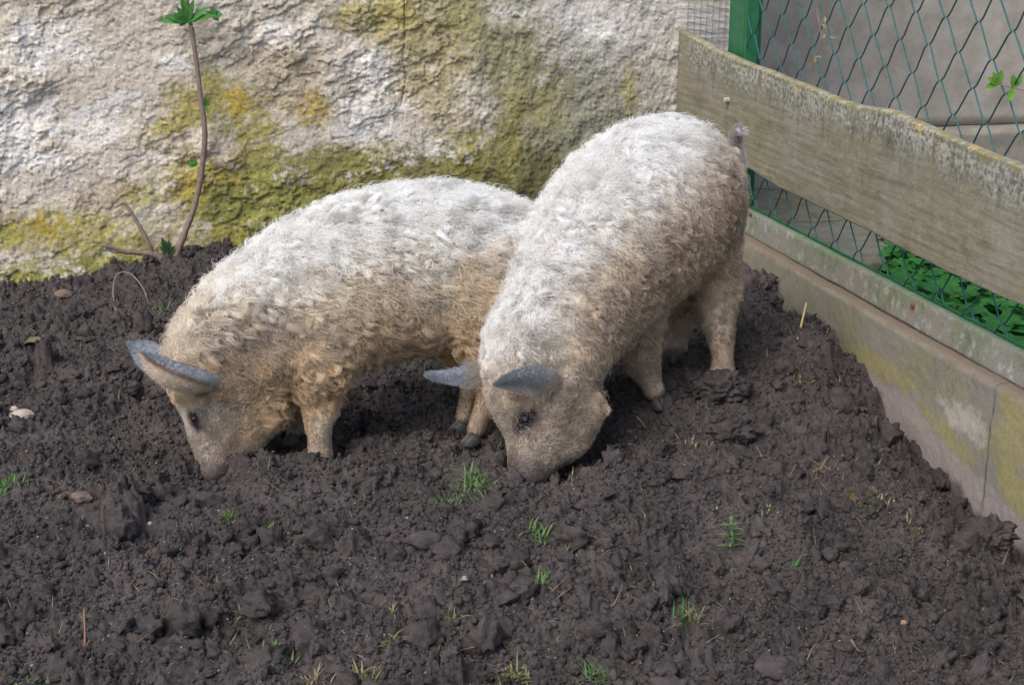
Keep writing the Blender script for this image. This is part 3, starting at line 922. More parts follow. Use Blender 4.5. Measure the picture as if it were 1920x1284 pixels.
for k in range(7):
    s_ = 0.03 + k * 0.022
    mb.tube([CORNER + WD * s_ + WN * 0.012 + np.array([0, 0, 0.6]), CORNER + WD * (s_ + .003) + WN * 0.010 + np.array([0, 0, 1.7])], 0.0009, 5)
mb.build('wire_netting', M_GALV, jamb, smooth=True)

M_STONE = simple_mat('grey_stone', (0.23, 0.205, 0.175), (0.32, 0.29, 0.25), 9, 0.9, 0.5, 0.006, c3=(0.40, 0.365, 0.315))
M_MSTONE = simple_mat('mossy_stone', (0.11, 0.115, 0.06), (0.20, 0.19, 0.13), 18, 0.9, 0.45, 0.005, c3=(0.27, 0.25, 0.20))

def rough_block(name, o, ax, ay, az, mat, parent=None, amp=0.006, st=0.03, seed=0):
    """a stone block with a worn, uneven surface"""
    bm = bmesh.new()
    o, ax, ay, az = [Vector(q) for q in (o, ax, ay, az)]
    vs = [bm.verts.new(o + (ax if i & 1 else Vector()) + (ay if i & 2 else Vector()) + (az if i & 4 else Vector())) for i in range(8)]
    for q in ((0, 2, 3, 1), (4, 5, 7, 6), (0, 1, 5, 4), (2, 6, 7, 3), (0, 4, 6, 2), (1, 3, 7, 5)): bm.faces.new([vs[i] for i in q])
    bmesh.ops.bevel(bm, geom=list(bm.edges), offset=0.012, segments=2, affect='EDGES')
    for _ in range(3):
        long_e = [e for e in bm.edges if e.calc_length() > st]
        if not long_e: break
        cuts = 1 if max(e.calc_length() for e in long_e) < 4 * st else 4
        bmesh.ops.subdivide_edges(bm, edges=long_e, cuts=cuts, use_grid_fill=True)
    bmesh.ops.recalc_face_normals(bm, faces=bm.faces)
    co = np.array([v.co[:] for v in bm.verts]); nn = np.array([v.normal[:] for v in bm.verts])
    dd = amp * (fbm(co * 9, 3, seed=seed) + 0.5 * fbm(co * 30, 2, seed=seed + 1))
    co = co + nn * dd[:, None]
    off = np.array(parent.location) if parent is not None else co.mean(0)
    for v, c in zip(bm.verts, co): v.co = c - off
    me = bpy.data.meshes.new(name); bm.to_mesh(me); bm.free()
    for p in me.polygons: p.use_smooth = True
    me.materials.append(mat)
    ob = bpy.data.objects.new(name, me); link(ob, parent)
    if parent is None: ob.location = off
    return ob

BW = 1.05                         # distance of the building behind, beyond the line of the house wall
bw0 = CORNER + WD * 0.0 - WN * BW
def back_hit(px, py, dist):
    p0_ = CORNER - WN * dist; d = ray(px, py)
    t = ((p0_ - np.array([0, 0, CAM_Z])).dot(WN)) / d.dot(WN)
    return d * t + np.array([0, 0, CAM_Z])
pl = back_hit(1840, 235, BW)
zl = float(pl[2])
bwall = empty('stone_wall', tuple(CORNER - WN * (BW + .2) + WD * 1.2))
tag(bwall, 'plain grey stone building wall behind the green wire mesh', 'wall')
rough_block('upper_wall', CORNER - WN * (BW + 0.02) + WD * 0.22 + np.array([0, 0, zl - .01]), WD * 4.5, -WN * 0.3, np.array([0, 0, 2.2]), M_STONE, bwall, 0.010, 0.05, 71)
rough_block('plinth', CORNER - WN * (BW - 0.06) + WD * 0.22 + np.array([0, 0, -0.3]), WD * 4.5, -WN * 0.36, np.array([0, 0, zl + 0.295]), simple_mat('plinth_stone', (0.17, 0.155, 0.125), (0.25, 0.225, 0.185), 10, 0.9, 0.3, 0.004, c3=(0.31, 0.28, 0.24)), bwall, 0.008, 0.05, 73)
# short return wall that closes the view behind the post
side = rough_block('return_wall', CORNER + WD * 0.19 - WN * 0.06 + np.array([0, 0, -0.3]), WD * 0.1, -WN * (BW + .2), np.array([0, 0, 2.7]), M_MSTONE, None, 0.008, 0.06, 75)
tag(side, 'mossy stone return wall just behind the green corner post', 'wall')

def step_block(px0, px1, pytop, pybot, dist, name, label, mat, seed):
    a_ = back_hit(px0, pytop, dist); b_ = back_hit(px1, pytop, dist); ztop = (a_[2] + b_[2]) / 2
    p = np.array([a_[0], a_[1], -0.15]); q = np.array([b_[0], b_[1], -0.15])
    L = (q - p).dot(WD)
    ob = rough_block(name, p, WD * L, -WN * 0.62, np.array([0, 0, ztop + 0.15]), mat, None, 0.012, 0.03, seed)
    tag(ob, label, 'stone'); return ob
step_block(1405, 1620, 415, 470, 0.30, 'stone_block', 'mossy stone block behind the mesh beneath the plank, nearest the corner', M_MSTONE, 81)
_sb = rough_block('stone_block', CORNER + WD * .22 + WN * .34 + np.array([0, 0, -.15]), WD * .66, -WN * .60, np.array([0, 0, .19]), simple_mat('grey_block', (0.13, 0.13, 0.10), (0.23, 0.215, 0.175), 16, 0.9, 0.4, 0.004), None, 0.012, 0.03, 83)
tag(_sb, 'low grey stone block behind the mesh beside the green leaves', 'stone')
bpy.data.objects['stone_block'].update_tag()

# ------------------------------------------------------------------ leaves and plants
def leaf_mat(name, c1, c2, sc=40):
    m, nt, bs = new_mat(name)
    n = noise_node(nt, sc, 3, .6, geo_pos(nt)); r = ramp(nt, n.outputs[0], [(0.3, c1), (0.7, c2)])
    d = bs; nt.links.new(r.outputs[0], bs.inputs['Base Color']); bs.inputs['Roughness'].default_value = 0.55
    t = N(nt, 'ShaderNodeBsdfTranslucent'); nt.links.new(r.outputs[0], t.inputs[0])
    x = N(nt, 'ShaderNodeMixShader'); x.inputs[0].default_value = 0.35
    out = [q for q in nt.nodes if q.type == 'OUTPUT_MATERIAL'][0]
    nt.links.new(bs.outputs[0], x.inputs[1]); nt.links.new(t.outputs[0], x.inputs[2]); nt.links.new(x.outputs[0], out.inputs['Surface'])
    return m
M_LEAF = leaf_mat('green_leaf', (0.035, 0.13, 0.03), (0.09, 0.26, 0.06))
M_LEAF2 = leaf_mat('ground_leaf', (0.025, 0.14, 0.03), (0.08, 0.30, 0.06), 25)
M_BLADE = leaf_mat('grass_blade', (0.09, 0.17, 0.05), (0.20, 0.30, 0.12), 60)
M_BLADE2 = leaf_mat('yellow_blade', (0.20, 0.22, 0.07), (0.33, 0.31, 0.14), 60)
M_STRAW = leaf_mat('dry_straw', (0.20, 0.15, 0.09), (0.42, 0.34, 0.22), 90)
M_BARK = simple_mat('young_bark', (0.13, 0.095, 0.075), (0.22, 0.17, 0.145), 90, 0.8, 0.4, 0.001)

def leaf_geo(mb, base, dirv_, up, L, W, rnd, n=6, lobes=0, cup=0.25, droop=0.3):
    dirv_ = np.asarray(dirv_, float); dirv_ = dirv_ / np.linalg.norm(dirv_)
    side_ = np.cross(dirv_, up); side_ /= (np.linalg.norm(side_) + 1e-9); upn = np.cross(side_, dirv_)
    v = []; f = []
    for i in range(n + 1):
        t = i / n
        w = W * (math.sin(math.pi * min(1, t * 0.93 + 0.05)) ** 0.8)
        if lobes: w *= 1 + 0.18 * math.cos(t * math.pi * 2 * lobes)
        c = base + dirv_ * L * t - upn * droop * L * t * t
        v += [c - side_ * w * .5 + upn * cup * w * .5, c, c + side_ * w * .5 + upn * cup * w * .5]
    for i in range(n):
        a = i * 3
        f += [(a, a + 1, a + 4, a + 3), (a + 1, a + 2, a + 5, a + 4)]
    mb.add(v, f)

# leafy ground cover beyond the fence
mb = MB(); rg = random.Random(12)
for k in range(1500):
    px = rg.uniform(1665, 2020); py = rg.uniform(460, 800)
    p = at_z(px, py, rg.uniform(-0.02, 0.10))
    if p[0] < KX0 + KS * p[1] + 0.17: continue
    h_ = rg.uniform(0.0, 0.07)
    a_ = rg.uniform(0, 6.28)
    p = p + np.array([0, 0, h_])
    R_ = rg.uniform(0.018, 0.036)
    for q in range(rg.choice([1, 3, 3])):
        b_ = a_ + (q - 1) * 0.95
        d_ = np.array([math.cos(b_), math.sin(b_), rg.uniform(-.15, .35)])
        leaf_geo(mb, p, d_, np.array([rg.uniform(-.3, .3), rg.uniform(-.5, .1), 1.0]), R_ * 1.9, R_ * 1.7, rg, 5, 3, 0.15, 0.25)
gcv = mb.build('ground_cover', M_LEAF2, None, smooth=True)
tag(gcv, 'dense green leafy ground cover behind the wire mesh and bottom rail', 'plants', kind='stuff')

# ------------------------------------------------------------------ sapling in front of the house wall
foot = ground_hit(333, 520)
sap = empty('sapling', tuple(foot))
tag(sap, 'bare forked young shrub with few green leaves growing before the plastered wall', 'sapling')
def at_wall(px, py, off): return wall_hit(px, py, off)
dep = lambda px, py, y: at_y(px, py, y)
fy = foot[1]
def wy(px, py, off): return wall_hit(px, py, off)
stem_px = [(330, 522, None), (328, 503, .10), (330, 480, .10), (345, 440, .09), (365, 385, .08), (378, 320, .07), (384, 250, .07), (376, 180, .06), (366, 100, .05), (358, 50, .05), (350, 0, .05), (343, -60, .06), (338, -140, .07)]
pts = [foot - np.array([0, 0, .03])] + [wy(x, y, o_) for x, y, o_ in stem_px[1:]]
r_ = np.array([22, 17, 13, 11, 10.5, 10, 9.5, 8.5, 8, 7.5, 7, 6, 4]) * 0.5 * mpp(5)*1.05
P_ = catmull(pts, 5); rr = np.interp(np.linspace(0, 1, len(P_)), np.linspace(0, 1, len(r_)), r_)
rr = rr * (1 + 0.10 * np.sin(np.arange(len(rr)) * 2.6)) * np.where(np.arange(len(rr)) % 10 == 4, 1.22, 1)
mb = MB(); mb.tube(P_, rr, 10); mb.build('stem', M_BARK, sap, smooth=True)
def branch(ptsp, radp, name='branch'):
    P_ = catmull([wy(x, y, o_) for x, y, o_ in ptsp], 5); r2 = np.interp(np.linspace(0, 1, len(P_)), np.linspace(0, 1, len(radp)), np.array(radp)) * 0.5 * mpp(5)
    mb = MB(); mb.tube(P_, r2 * (1 + .12 * np.sin(np.arange(len(r2)) * 2.1)), 8); return mb.build(name, M_BARK, sap, smooth=True)
branch([(330, 508, .10), (312, 492, .10), (290, 477, .10), (262, 474, .10), (232, 472, .11), (208, 464, .12), (190, 461, .13)], [20, 15, 12, 9, 8, 7, 5])
branch([(288, 480, .10), (278, 455, .10), (262, 425, .09), (247, 400, .08), (232, 378, .07)], [11, 8, 7.5, 7, 5])
branch([(232, 380, .07), (222, 386, .08), (215, 390, .09)], [5, 4, 2])
branch([(232, 472, .11), (214, 473, .12), (196, 464, .13)], [5, 4, 3])
def leaves_at(px, py, off, specs, mat=M_LEAF):
    mb = MB(); c = wy(px, py, off)
    for a_, L, W in specs:
        d_ = np.array([math.cos(math.radians(a_)), -0.35, math.sin(math.radians(a_))])
        leaf_geo(mb, c, d_, np.array([0.1, -1.0, 0.6]), L * mpp(5), W * mpp(5), None, 7, 4, 0.3, 0.12)
    mb.build('leaf_cluster', mat, sap, smooth=True)
leaves_at(352, 42, .06, [(172, 54, 13), (158, 40, 12), (140, 30, 10), (95, 48, 12), (70, 44, 12), (18, 56, 12), (36, 50, 12), (118, 34, 10), (200, 16, 8)])
leaves_at(398, 30, .06, [(10, 20, 16), (70, 16, 12), (-30, 14, 10), (140, 14, 9)])
leaves_at(386, 200, .08, [(60, 18, 5), (85, 22, 5), (-70, 10, 4), (30, 11, 4)])
leaves_at(370, 310, .08, [(150, 20, 5), (110, 15, 5), (190, 15, 4), (170, 18, 4)])
leaves_at(318, 478, .10, [(105, 36, 12), (85, 30, 10), (130, 24, 9), (60, 22, 8)], leaf_mat('dull_leaf', (0.03, 0.07, 0.03), (0.06, 0.13, 0.06)))

# sprig and dry tendril on the fence
spr = empty('green_sprig', tuple(fence_hit(1915, 168, MO + .03)))
tag(spr, 'small fresh green sprig poking through the wire mesh at the right', 'sprig')
a_ = fence_hit(1960, 180, MO + .05); b_ = fence_hit(1900, 165, MO); c_ = fence_hit(1872, 158, MO - .02)
mb = MB(); mb.tube(catmull([a_, b_, c_], 4), 0.0014, 5); mb.build('twig', M_BARK, spr, smooth=True)
mb = MB()
for base, ang in [(c_, 120), (c_, 190), (c_, 150), (b_, 60), (b_, 250), (b_, 100), (c_, 85)]:
    leaf_geo(mb, base, np.array([math.cos(math.radians(ang)), -.3, math.sin(math.radians(ang))]), np.array([0, -1., .5]), 0.032, 0.016, None, 5, 0, .3, .1)
mb.build('leaf_cluster', leaf_mat('fresh_leaf', (0.10, 0.25, 0.03), (0.18, 0.36, 0.06)), spr, smooth=True)
ten = empty('dry_tendril', tuple(fence_hit(1536, 0, MO - .01)))
tag(ten, 'thin dry beige tendril with withered leaves hanging on the wire mesh', 'dead stem')
pts = [fence_hit(x, y, MO - .012) for x, y in [(1532, -60), (1536, -10), (1532, 20), (1538, 55), (1540, 85), (1530, 105), (1526, 120), (1524, 136)]]
mb = MB(); mb.tube(catmull(pts, 4), 0.0012, 5); mb.build('stem', M_STRAW, ten, smooth=True)
rg = random.Random(3)
for x, y in [(1545, 45), (1551, 55), (1547, 65), (1528, 106), (1527, 118), (1556, 70), (1540, 38)]:
    c = fence_hit(x, y, MO - .015); mb = MB()
    a2 = rg.uniform(0, 6.28); leaf_geo(mb, c, np.array([math.cos(a2), -.2, math.sin(a2)]), np.array([0, -1., .4]), rg.uniform(.014, .022), 0.010, None, 4, 0, .8, .4)
    mb.build('withered_leaf', M_STRAW, ten, smooth=True)
#%%SETEND

# ------------------------------------------------------------------ small things on the soil
def blade(mb, base, az, L, W, lean, curl, n=5):
    d = np.array([math.cos(az), math.sin(az), 0]); s_ = np.array([-d[1], d[0], 0])
    v = []; f = []; p = np.array(base, float); el = math.pi / 2 - lean
    for i in range(n + 1):
        t = i / n; w = W * (1 - t ** 1.6) * 0.5 + 0.0002
        v += [p - s_ * w, p + s_ * w]
        p = p + (d * math.cos(el) + np.array([0, 0, 1]) * math.sin(el)) * (L / n); el -= curl / n
    for i in range(n): f.append((2 * i, 2 * i + 1, 2 * i + 3, 2 * i + 2))
    mb.add(v, f)

def tuft(px, py, wpx, hpx, nb, label, mats, seed, name='grass_tuft', cat='grass tuft', group='grass tufts on the soil'):
    g = ground_hit(px, py); rg = random.Random(seed); m = mpp(g[1])
    e = empty(name, tuple(g)); tag(e, label, cat, group)
    for mi, mat in enumerate(mats):
        mb = MB()
        for k in range(max(5, int(2.4 * nb) // len(mats))):
            x = g[0] + rg.gauss(0, wpx * .30) * m; y = g[1] + rg.gauss(0, wpx * .30) * m
            z = float(soil_z(x, y)[0]) - 0.003
            blade(mb, (x, y, z), rg.uniform(0, 6.28), hpx * m * rg.uniform(.5, 1.7), rg.uniform(.0026, .0052), rg.uniform(.1, 1.1), rg.uniform(.2, 1.6))
        mb.build('blade', mat, e, smooth=True) if False else mb.build('blades', mat, e, smooth=True)
    return e
G, Y, S_ = [M_BLADE], [M_BLADE2], [M_STRAW]
TUFTS = [
 (15, 912, 46, 26, 46, 'bright green grass clump at the left edge of the yard', [M_LEAF, M_BLADE]),
 (425, 968, 24, 26, 12, 'small green grass tuft on bare soil below the left piglet snout', G),
 (500, 980, 14, 18, 7, 'tiny grass tuft just right of the one below the left snout', G),
 (885, 905, 54, 34, 40, 'biggest green tuft, beside the right piglet snout', G),
 (830, 945, 36, 22, 18, 'low green tuft left of and below the biggest tuft', G),
 (915, 940, 26, 30, 14, 'narrow tuft directly below the biggest tuft', G),
 (830, 893, 14, 24, 6, 'two or three upright blades left of the biggest tuft', G),
 (1008, 1003, 50, 28, 26, 'green tuft between the snout of the right piglet and the dark slab', G),
 (1066, 1045, 20, 26, 10, 'thin tuft of dull blades right of the dark slab', G),
 (1008, 1088, 44, 24, 24, 'bushy green tuft on a pale clod below the dark slab', G),
 (1487, 1080, 16, 30, 7, 'light green seedling with broad upright leaves on the right soil', [M_LEAF]),
 (1287, 1180, 40, 36, 24, 'bright tuft with root fibres in the lower right middle', [M_LEAF, M_STRAW]),
 (1215, 978, 22, 20, 8, 'faint tuft between the seedling and the middle tuft', G),
 (1440, 955, 18, 22, 7, 'short olive tuft under the soil mound at the right', Y),
 (505, 1238, 70, 24, 36, 'broad patch of dull green blades near the lower left edge', G),
 (738, 1205, 26, 26, 10, 'yellowish tuft in the lower middle left', Y),
 (590, 1280, 44, 30, 20, 'straw coloured tuft at the bottom edge, left of the middle', S_),
 (690, 1265, 50, 26, 18, 'pale withered tuft at the bottom edge, middle left', [M_STRAW, M_BLADE2]),
 (960, 1262, 60, 30, 24, 'yellow green curled tuft at the bottom edge in the middle', Y),
 (1118, 1270, 54, 36, 34, 'grey green dense tuft at the bottom edge', G),
 (1505, 715, 40, 16, 16, 'thin grass blades on the mound below the straw', Y),
 (1545, 690 + 190, 34, 22, 16, 'dry tuft at the foot of the right mound', S_),
 (460, 1150, 20, 26, 8, 'short green blades above the broad dull patch', G),
 (55, 1275, 90, 20, 26, 'flat green tuft in the bottom left corner', G),
 (845, 1155, 24, 20, 8, 'pale thin blades right of the bluish chip', Y),
 (1640, 940, 46, 20, 24, 'olive moss clump on the right soil', Y),
 (1710, 995, 50, 14, 30, 'flat olive moss patch near the low concrete wall', Y),
 (1310, 835, 44, 18, 18, 'withered root tuft below the right piglet hind foot', S_),
 (1640, 835, 40, 18, 18, 'grey green tuft at the foot of the low concrete wall', [M_STRAW, M_BLADE]),
 (735, 985 + 160, 14, 16, 5, 'tiny pale tuft right of the small white pebbles', Y),
 (300, 575, 30, 16, 9, 'sparse blades beside the curled twig near the wall', G),
]
for k, (px, py, w, h, nb, lb, mt) in enumerate(TUFTS):
    tuft(px, py, w, h, nb, lb, mt, 100 + k)

# upright little weed with opposite leaves
g = ground_hit(1372, 1025); weed = empty('weed', tuple(g)); tag(weed, 'upright green weed with narrow paired leaves on the right soil', 'weed')
m_ = mpp(g[1]); top = g + np.array([-.004, 0, 62 * m_])
mb = MB(); mb.tube(catmull([g, g + np.array([.004, 0, 30 * m_]), top], 4), 0.0013, 5); mb.build('stem', M_LEAF, weed, smooth=True)
mb = MB(); rg = random.Random(5)
for k in range(16):
    t = .15 + .85 * (k // 2) / 7.0; a_ = (k % 2) * math.pi + (k // 2) * 1.1 + rg.uniform(-.3, .3)
    leaf_geo(mb, g + (top - g) * t, np.array([math.cos(a_), math.sin(a_) * .8, .35]), np.array([0, 0, 1.]), .030 * (1.1 - .3 * t), .0065, None, 5, 0, .3, .3)
mb.build('leaves', M_BLADE, weed, smooth=True)

# scattered fibres, rootlets and thin blades that nobody could count
def scatter_fibres(name, n, mat, seed, Lr, Wr, label, cat, ymin=2.45, thr=0.0, lean=(1.0, 1.55)):
    rg = np.random.default_rng(seed); mb = MB()
    x = rg.uniform(-1.6, 1.2, n); y = ymin + (4.9 - ymin) * rg.random(n) ** 1.3
    k_ = in_view(x, y) & (x < KX0 + KS * y - .02) & (y < WY0 + WS * x - .04)
    nn = fbm(np.stack([x * 2.5, y * 2.5, 0 * x], 1), 2, seed=seed); k_ &= nn > thr - rg.random(n) * .5
    z = soil_z(x, y)
    for i in np.nonzero(k_)[0]:
        blade(mb, (x[i], y[i], z[i]), rg.uniform(0, 6.28), rg.uniform(*Lr), rg.uniform(*Wr), rg.uniform(*lean), rg.uniform(-.6, .9), 4)
    o = mb.build(name, mat, None, smooth=True); tag(o, label, cat, kind='stuff')
scatter_fibres('loose_straw', 1500, M_STRAW, 61, (.012, .06), (.0008, .002), 'thin beige straw bits and rootlets strewn over the dark soil', 'straw')
scatter_fibres('sparse_grass', 800, M_BLADE, 62, (.012, .036), (.0012, .003), 'sparse single green blades sprouting from the soil near the front', 'grass', 2.45, .05, (.3, 1.3))
scatter_fibres('yellow_sprouts', 480, M_BLADE2, 63, (.012, .034), (.0012, .003), 'sparse yellow green sprouts in the soil near the front', 'grass', 2.45, .1, (.5, 1.4))

def stone(px, py, wpx, hpx, label, mat, seed, name='stone', cat='stone', flat=0.55, rough=.25, angular=0.0, rise=.35, rotz=0.0, sub=4, tilt=0.0):
    g = ground_hit(px, py); m = mpp(g[1]); v, f = ico(sub)
    if angular > 0:
        rgn = np.random.default_rng(seed)
        for _ in range(9):
            nrm = rgn.normal(size=3); nrm /= np.linalg.norm(nrm); dcut = rgn.uniform(.55, .85)
            dd = v.dot(nrm) - dcut; v = v - np.clip(dd, 0, None)[:, None] * nrm * angular
    if mat is M_SOIL: v = v * (0.85 + 0.55 * np.abs(perlin(v * 2.3 + seed))[:, None] + 0.35 * np.abs(perlin(v * 5 + seed))[:, None] + 0.25 * np.abs(perlin(v * 11 + seed))[:, None])
    v = v * (1 + rough * fbm(v * 1.4, 3, seed=seed)[:, None] + .05 * fbm(v * 6, 2, seed=seed + 1)[:, None])
    sx = wpx * .5 * m; V = v * np.array([sx, sx * .8, sx * flat])
    ct, st_ = math.cos(tilt), math.sin(tilt)
    V = V @ np.array([[1, 0, 0], [0, ct, st_], [0, -st_, ct]])
    c_, s_ = math.cos(rotz), math.sin(rotz)
    V = V @ np.array([[c_, s_, 0], [-s_, c_, 0], [0, 0, 1]]) + g + np.array([0, 0, sx * flat * rise])
    o = mesh_np(name, V, f, mat, origin=g); tag(o, label, cat); return o
M_PALE = simple_mat('pale_pebble', (0.26, 0.20, 0.16), (0.42, 0.36, 0.31), 70, .75, .3, .001)
M_ROCK = simple_mat('brown_rock', (0.10, 0.070, 0.058), (0.17, 0.125, 0.105), 50, .85, .5, .002)
M_SLATE = simple_mat('dark_rock', (0.045, 0.038, 0.039), (0.085, 0.072, 0.072), 70, .9, .8, .004)
M_CLOD = simple_mat('dry_clod', (0.07, 0.058, 0.052), (0.16, 0.14, 0.125), 120, .95, .8, .004)
M_WHITE = simple_mat('white_pebble', (0.26, 0.24, 0.23), (0.42, 0.40, 0.38), 70, .7, .2, .001)
stone(42, 780, 46, 30, 'smooth pale pebble with a dent at the left of the yard', M_PALE, 1, flat=.55, rise=.75)
stone(27, 768, 16, 18, 'little pale pebble touching the larger dented one', M_PALE, 2, flat=.8, rise=.75)
stone(155, 938, 44, 40, 'reddish brown angular stone in the left soil', M_ROCK, 3, angular=1, rise=.75)
stone(118, 925, 40, 40, 'grey clod leaning beside the reddish brown stone', M_CLOD, 4, angular=.8)
stone(795, 1022, 84, 50, 'large dark flat slab lying tilted in the middle of the soil', M_SLATE, 5, angular=1, flat=.55, tilt=-.5, rise=.75)
stone(870, 1112, 22, 18, 'small bluish grey chip in the lower middle', simple_mat('bluish_rock', (.16, .16, .18), (.26, .26, .28), 60), 6, angular=1)
stone(120, 555, 40, 24, 'brown stone half buried at the foot of the plastered wall', M_ROCK, 7, angular=.8, rise=.75)
stone(1850, 1018, 90, 60, 'large rough clod at the foot of the low concrete wall, by its dark stain', M_SOIL, 8, name='soil_lump', cat='soil lump', flat=.7, rise=.2, sub=5)
stone(1450, 1245, 90, 50, 'large smooth dark lump near the bottom right', M_SLATE, 9, flat=.5, angular=.4)
stone(1530, 1080, 17, 17, 'round brown pebble beside the light green seedling', M_ROCK, 10, flat=.9)
stone(1695, 1160, 14, 18, 'small round orange brown pebble at the lower right', simple_mat('orange_pebble', (.20, .12, .08), (.3, .2, .14), 60), 11, flat=.9)
for px, py, lb in [(162, 972, 'tiny white pebble just below the reddish brown stone'), (281, 978, 'tiny white pebble between the left stones and the grass tuft'),
                   (300, 1046, 'small white pebble lower left, the upper of two close together'), (299, 1076, 'small white pebble lower left, the lower of two close together'),
                   (942, 993, 'tiny buff pebble left of the green tuft in the middle'), (1386, 1177, 'tiny whitish pebble right of the bright tuft'), (580, 1190, 'tiny buff pebble in the lower left middle')]:
    stone(px, py, 10, 9, lb, M_WHITE if 'wh' in lb else M_PALE, px, name='pebble', cat='pebble', flat=.85, sub=3)
stone(1350, 735, 96, 56, 'soft mound of mud around the hind hoof of the right piglet', M_SOIL, 21, name='soil_lump', cat='soil lump', flat=.6, rise=.1, sub=5)
stone(1420, 560, 76, 90, 'tall crumbly soil lump against the low concrete wall behind the piglet', M_SOIL, 22, name='soil_lump', cat='soil lump', flat=.95, rise=.3, rough=.45, sub=5)
stone(1370, 800, 80, 60, 'broad clod below the mud mound of the right piglet', M_SOIL, 23, name='soil_lump', cat='soil lump', flat=.5, rise=.2, rough=.4, sub=5)
stone(1180, 800, 18, 14, 'grey angular shard on the soil right of the right piglet head', M_CLOD, 24, name='shard', cat='stone', angular=1)

def stick(pts_px, w, label, mat, name='dry_stick', cat='stick', lift=.006, flat=False):
    P_ = []
    for q in pts_px:
        g = ground_hit(q[0], q[1]); P_.append(g + np.array([0, 0, (q[2] if len(q) > 2 else lift)]))
    mb = MB(); m = mpp(P_[0][1]); C_ = catmull(P_, 5)
    rr_ = np.linspace(1, .6, len(C_)) * w * .5 * m
    mb.tube(C_, rr_, 7); o = mb.build(name, mat, None, smooth=True); tag(o, label, cat); return o
stick([(1142, 838), (1165, 828), (1190, 822)], 12, 'flat grey wood splinter on the soil right of the right piglet snout', simple_mat('grey_wood', (.12, .10, .075), (.2, .17, .13), 80))
stick([(1194, 780), (1202, 786), (1210, 795)], 4, 'short white straw beside the front hoof of the right piglet', M_STRAW)
stick([(218, 588, .0), (213, 555, .03), (222, 528, .045), (245, 530, .04), (268, 548, .02), (278, 562, .0)], 4, 'thin arched root loop sticking out of soil near the wall', M_BARK, name='root', cat='root')
stick([(1497, 632, .0), (1503, 618, .03), (1510, 603, .055)], 6, 'bright yellow straw standing upright on the mound', simple_mat('yellow_straw', (.42, .30, .11), (.58, .45, .22), 60), name='straw', cat='straw')
stick([(1528, 640, .0), (1540, 633, .012), (1552, 628, .02)], 4, 'short pale straw lying right of the upright yellow straw', M_STRAW, name='straw', cat='straw')
stick([(1275, 875 + 342), (1230, 1214), (1190, 1218), (1150, 1205)], 4, 'long thin root lying in the lower right middle', M_STRAW, name='root', cat='root')
stick([(1595, 1212), (1608, 1222), (1622, 1214)], 5, 'forked pale root at the lower right', M_STRAW, name='root', cat='root')
stick([(1228, 1085), (1226, 1105), (1220, 1118)], 9, 'stubby grey wood bit in the soil centre right', M_CLOD)
stick([(158, 1180 + 20, .0), (160, 1190, .02), (160, 1170, .035)], 5, 'rusty brown stalk upright in the lower left', simple_mat('rusty_stalk', (.18, .09, .05), (.28, .15, .09), 60), name='stalk', cat='stalk')
# curved bark piece over a dark hollow
g = ground_hit(66, 655); mb = MB(); m = mpp(g[1])
P_ = [g + np.array(q) for q in ((-.034, .01, -.005), (-.030, .01, .022), (-.006, .012, .026), (.018, .01, .018), (.036, .006, .008))]
C_ = catmull(P_, 4); v = []; f = []
for p in C_: v += [p + np.array([0, -.004, 0]), p + np.array([0, .035, .002]), p + np.array([0, .035, .005]), p + np.array([0, -.004, .003])]
for i in range(len(C_) - 1):
    for j in range(4): f.append((4 * i + j, 4 * i + (j + 1) % 4, 4 * i + 4 + (j + 1) % 4, 4 * i + 4 + j))
f += [(0, 1, 2, 3), tuple(4 * (len(C_) - 1) + j for j in (3, 2, 1, 0))]
mb.add(v, f); o = mb.build('bark_piece', simple_mat('bark', (.09, .07, .05), (.2, .16, .11), 70), None, smooth=False)
tag(o, 'bent bark piece arching over a hollow in the left soil', 'bark')
# torn mat of brown moss and roots
g = ground_hit(1618, 930); mt_ = empty('moss_mat', tuple(g)); tag(mt_, 'torn mat of brown moss and roots lying on the soil right of centre', 'moss')
v_, f_ = ico(4); m = mpp(g[1]); V_ = v_ * np.array([34, 22, 13]) * m * (1 + .35 * fbm(v_ * 2, 3, seed=3)[:, None]) + g + np.array([0, 0, .004])
mesh_np('clump', V_, f_, simple_mat('brown_moss', (.07, .055, .025), (.17, .135, .06), 90, .95, .9, .004), mt_)
mb = MB(); rg = random.Random(8)
for k in range(520):
    a_ = rg.uniform(0, 6.28); r_ = math.sqrt(rg.random())
    p_ = g + np.array([math.cos(a_) * r_ * 34 * m, math.sin(a_) * r_ * 22 * m, .004 + 12 * m * math.sqrt(1 - r_ * r_ * .98)])
    blade(mb, p_, rg.uniform(0, 6.28), rg.uniform(.006, .020), rg.uniform(.0006, .0013), rg.uniform(.2, 1.5), rg.uniform(-.5, 1.8), 4)
mb.build('fibres', leaf_mat('moss_fibre', (.14, .11, .05), (.32, .25, .13), 90), mt_, smooth=True)
#%%SMALLEND

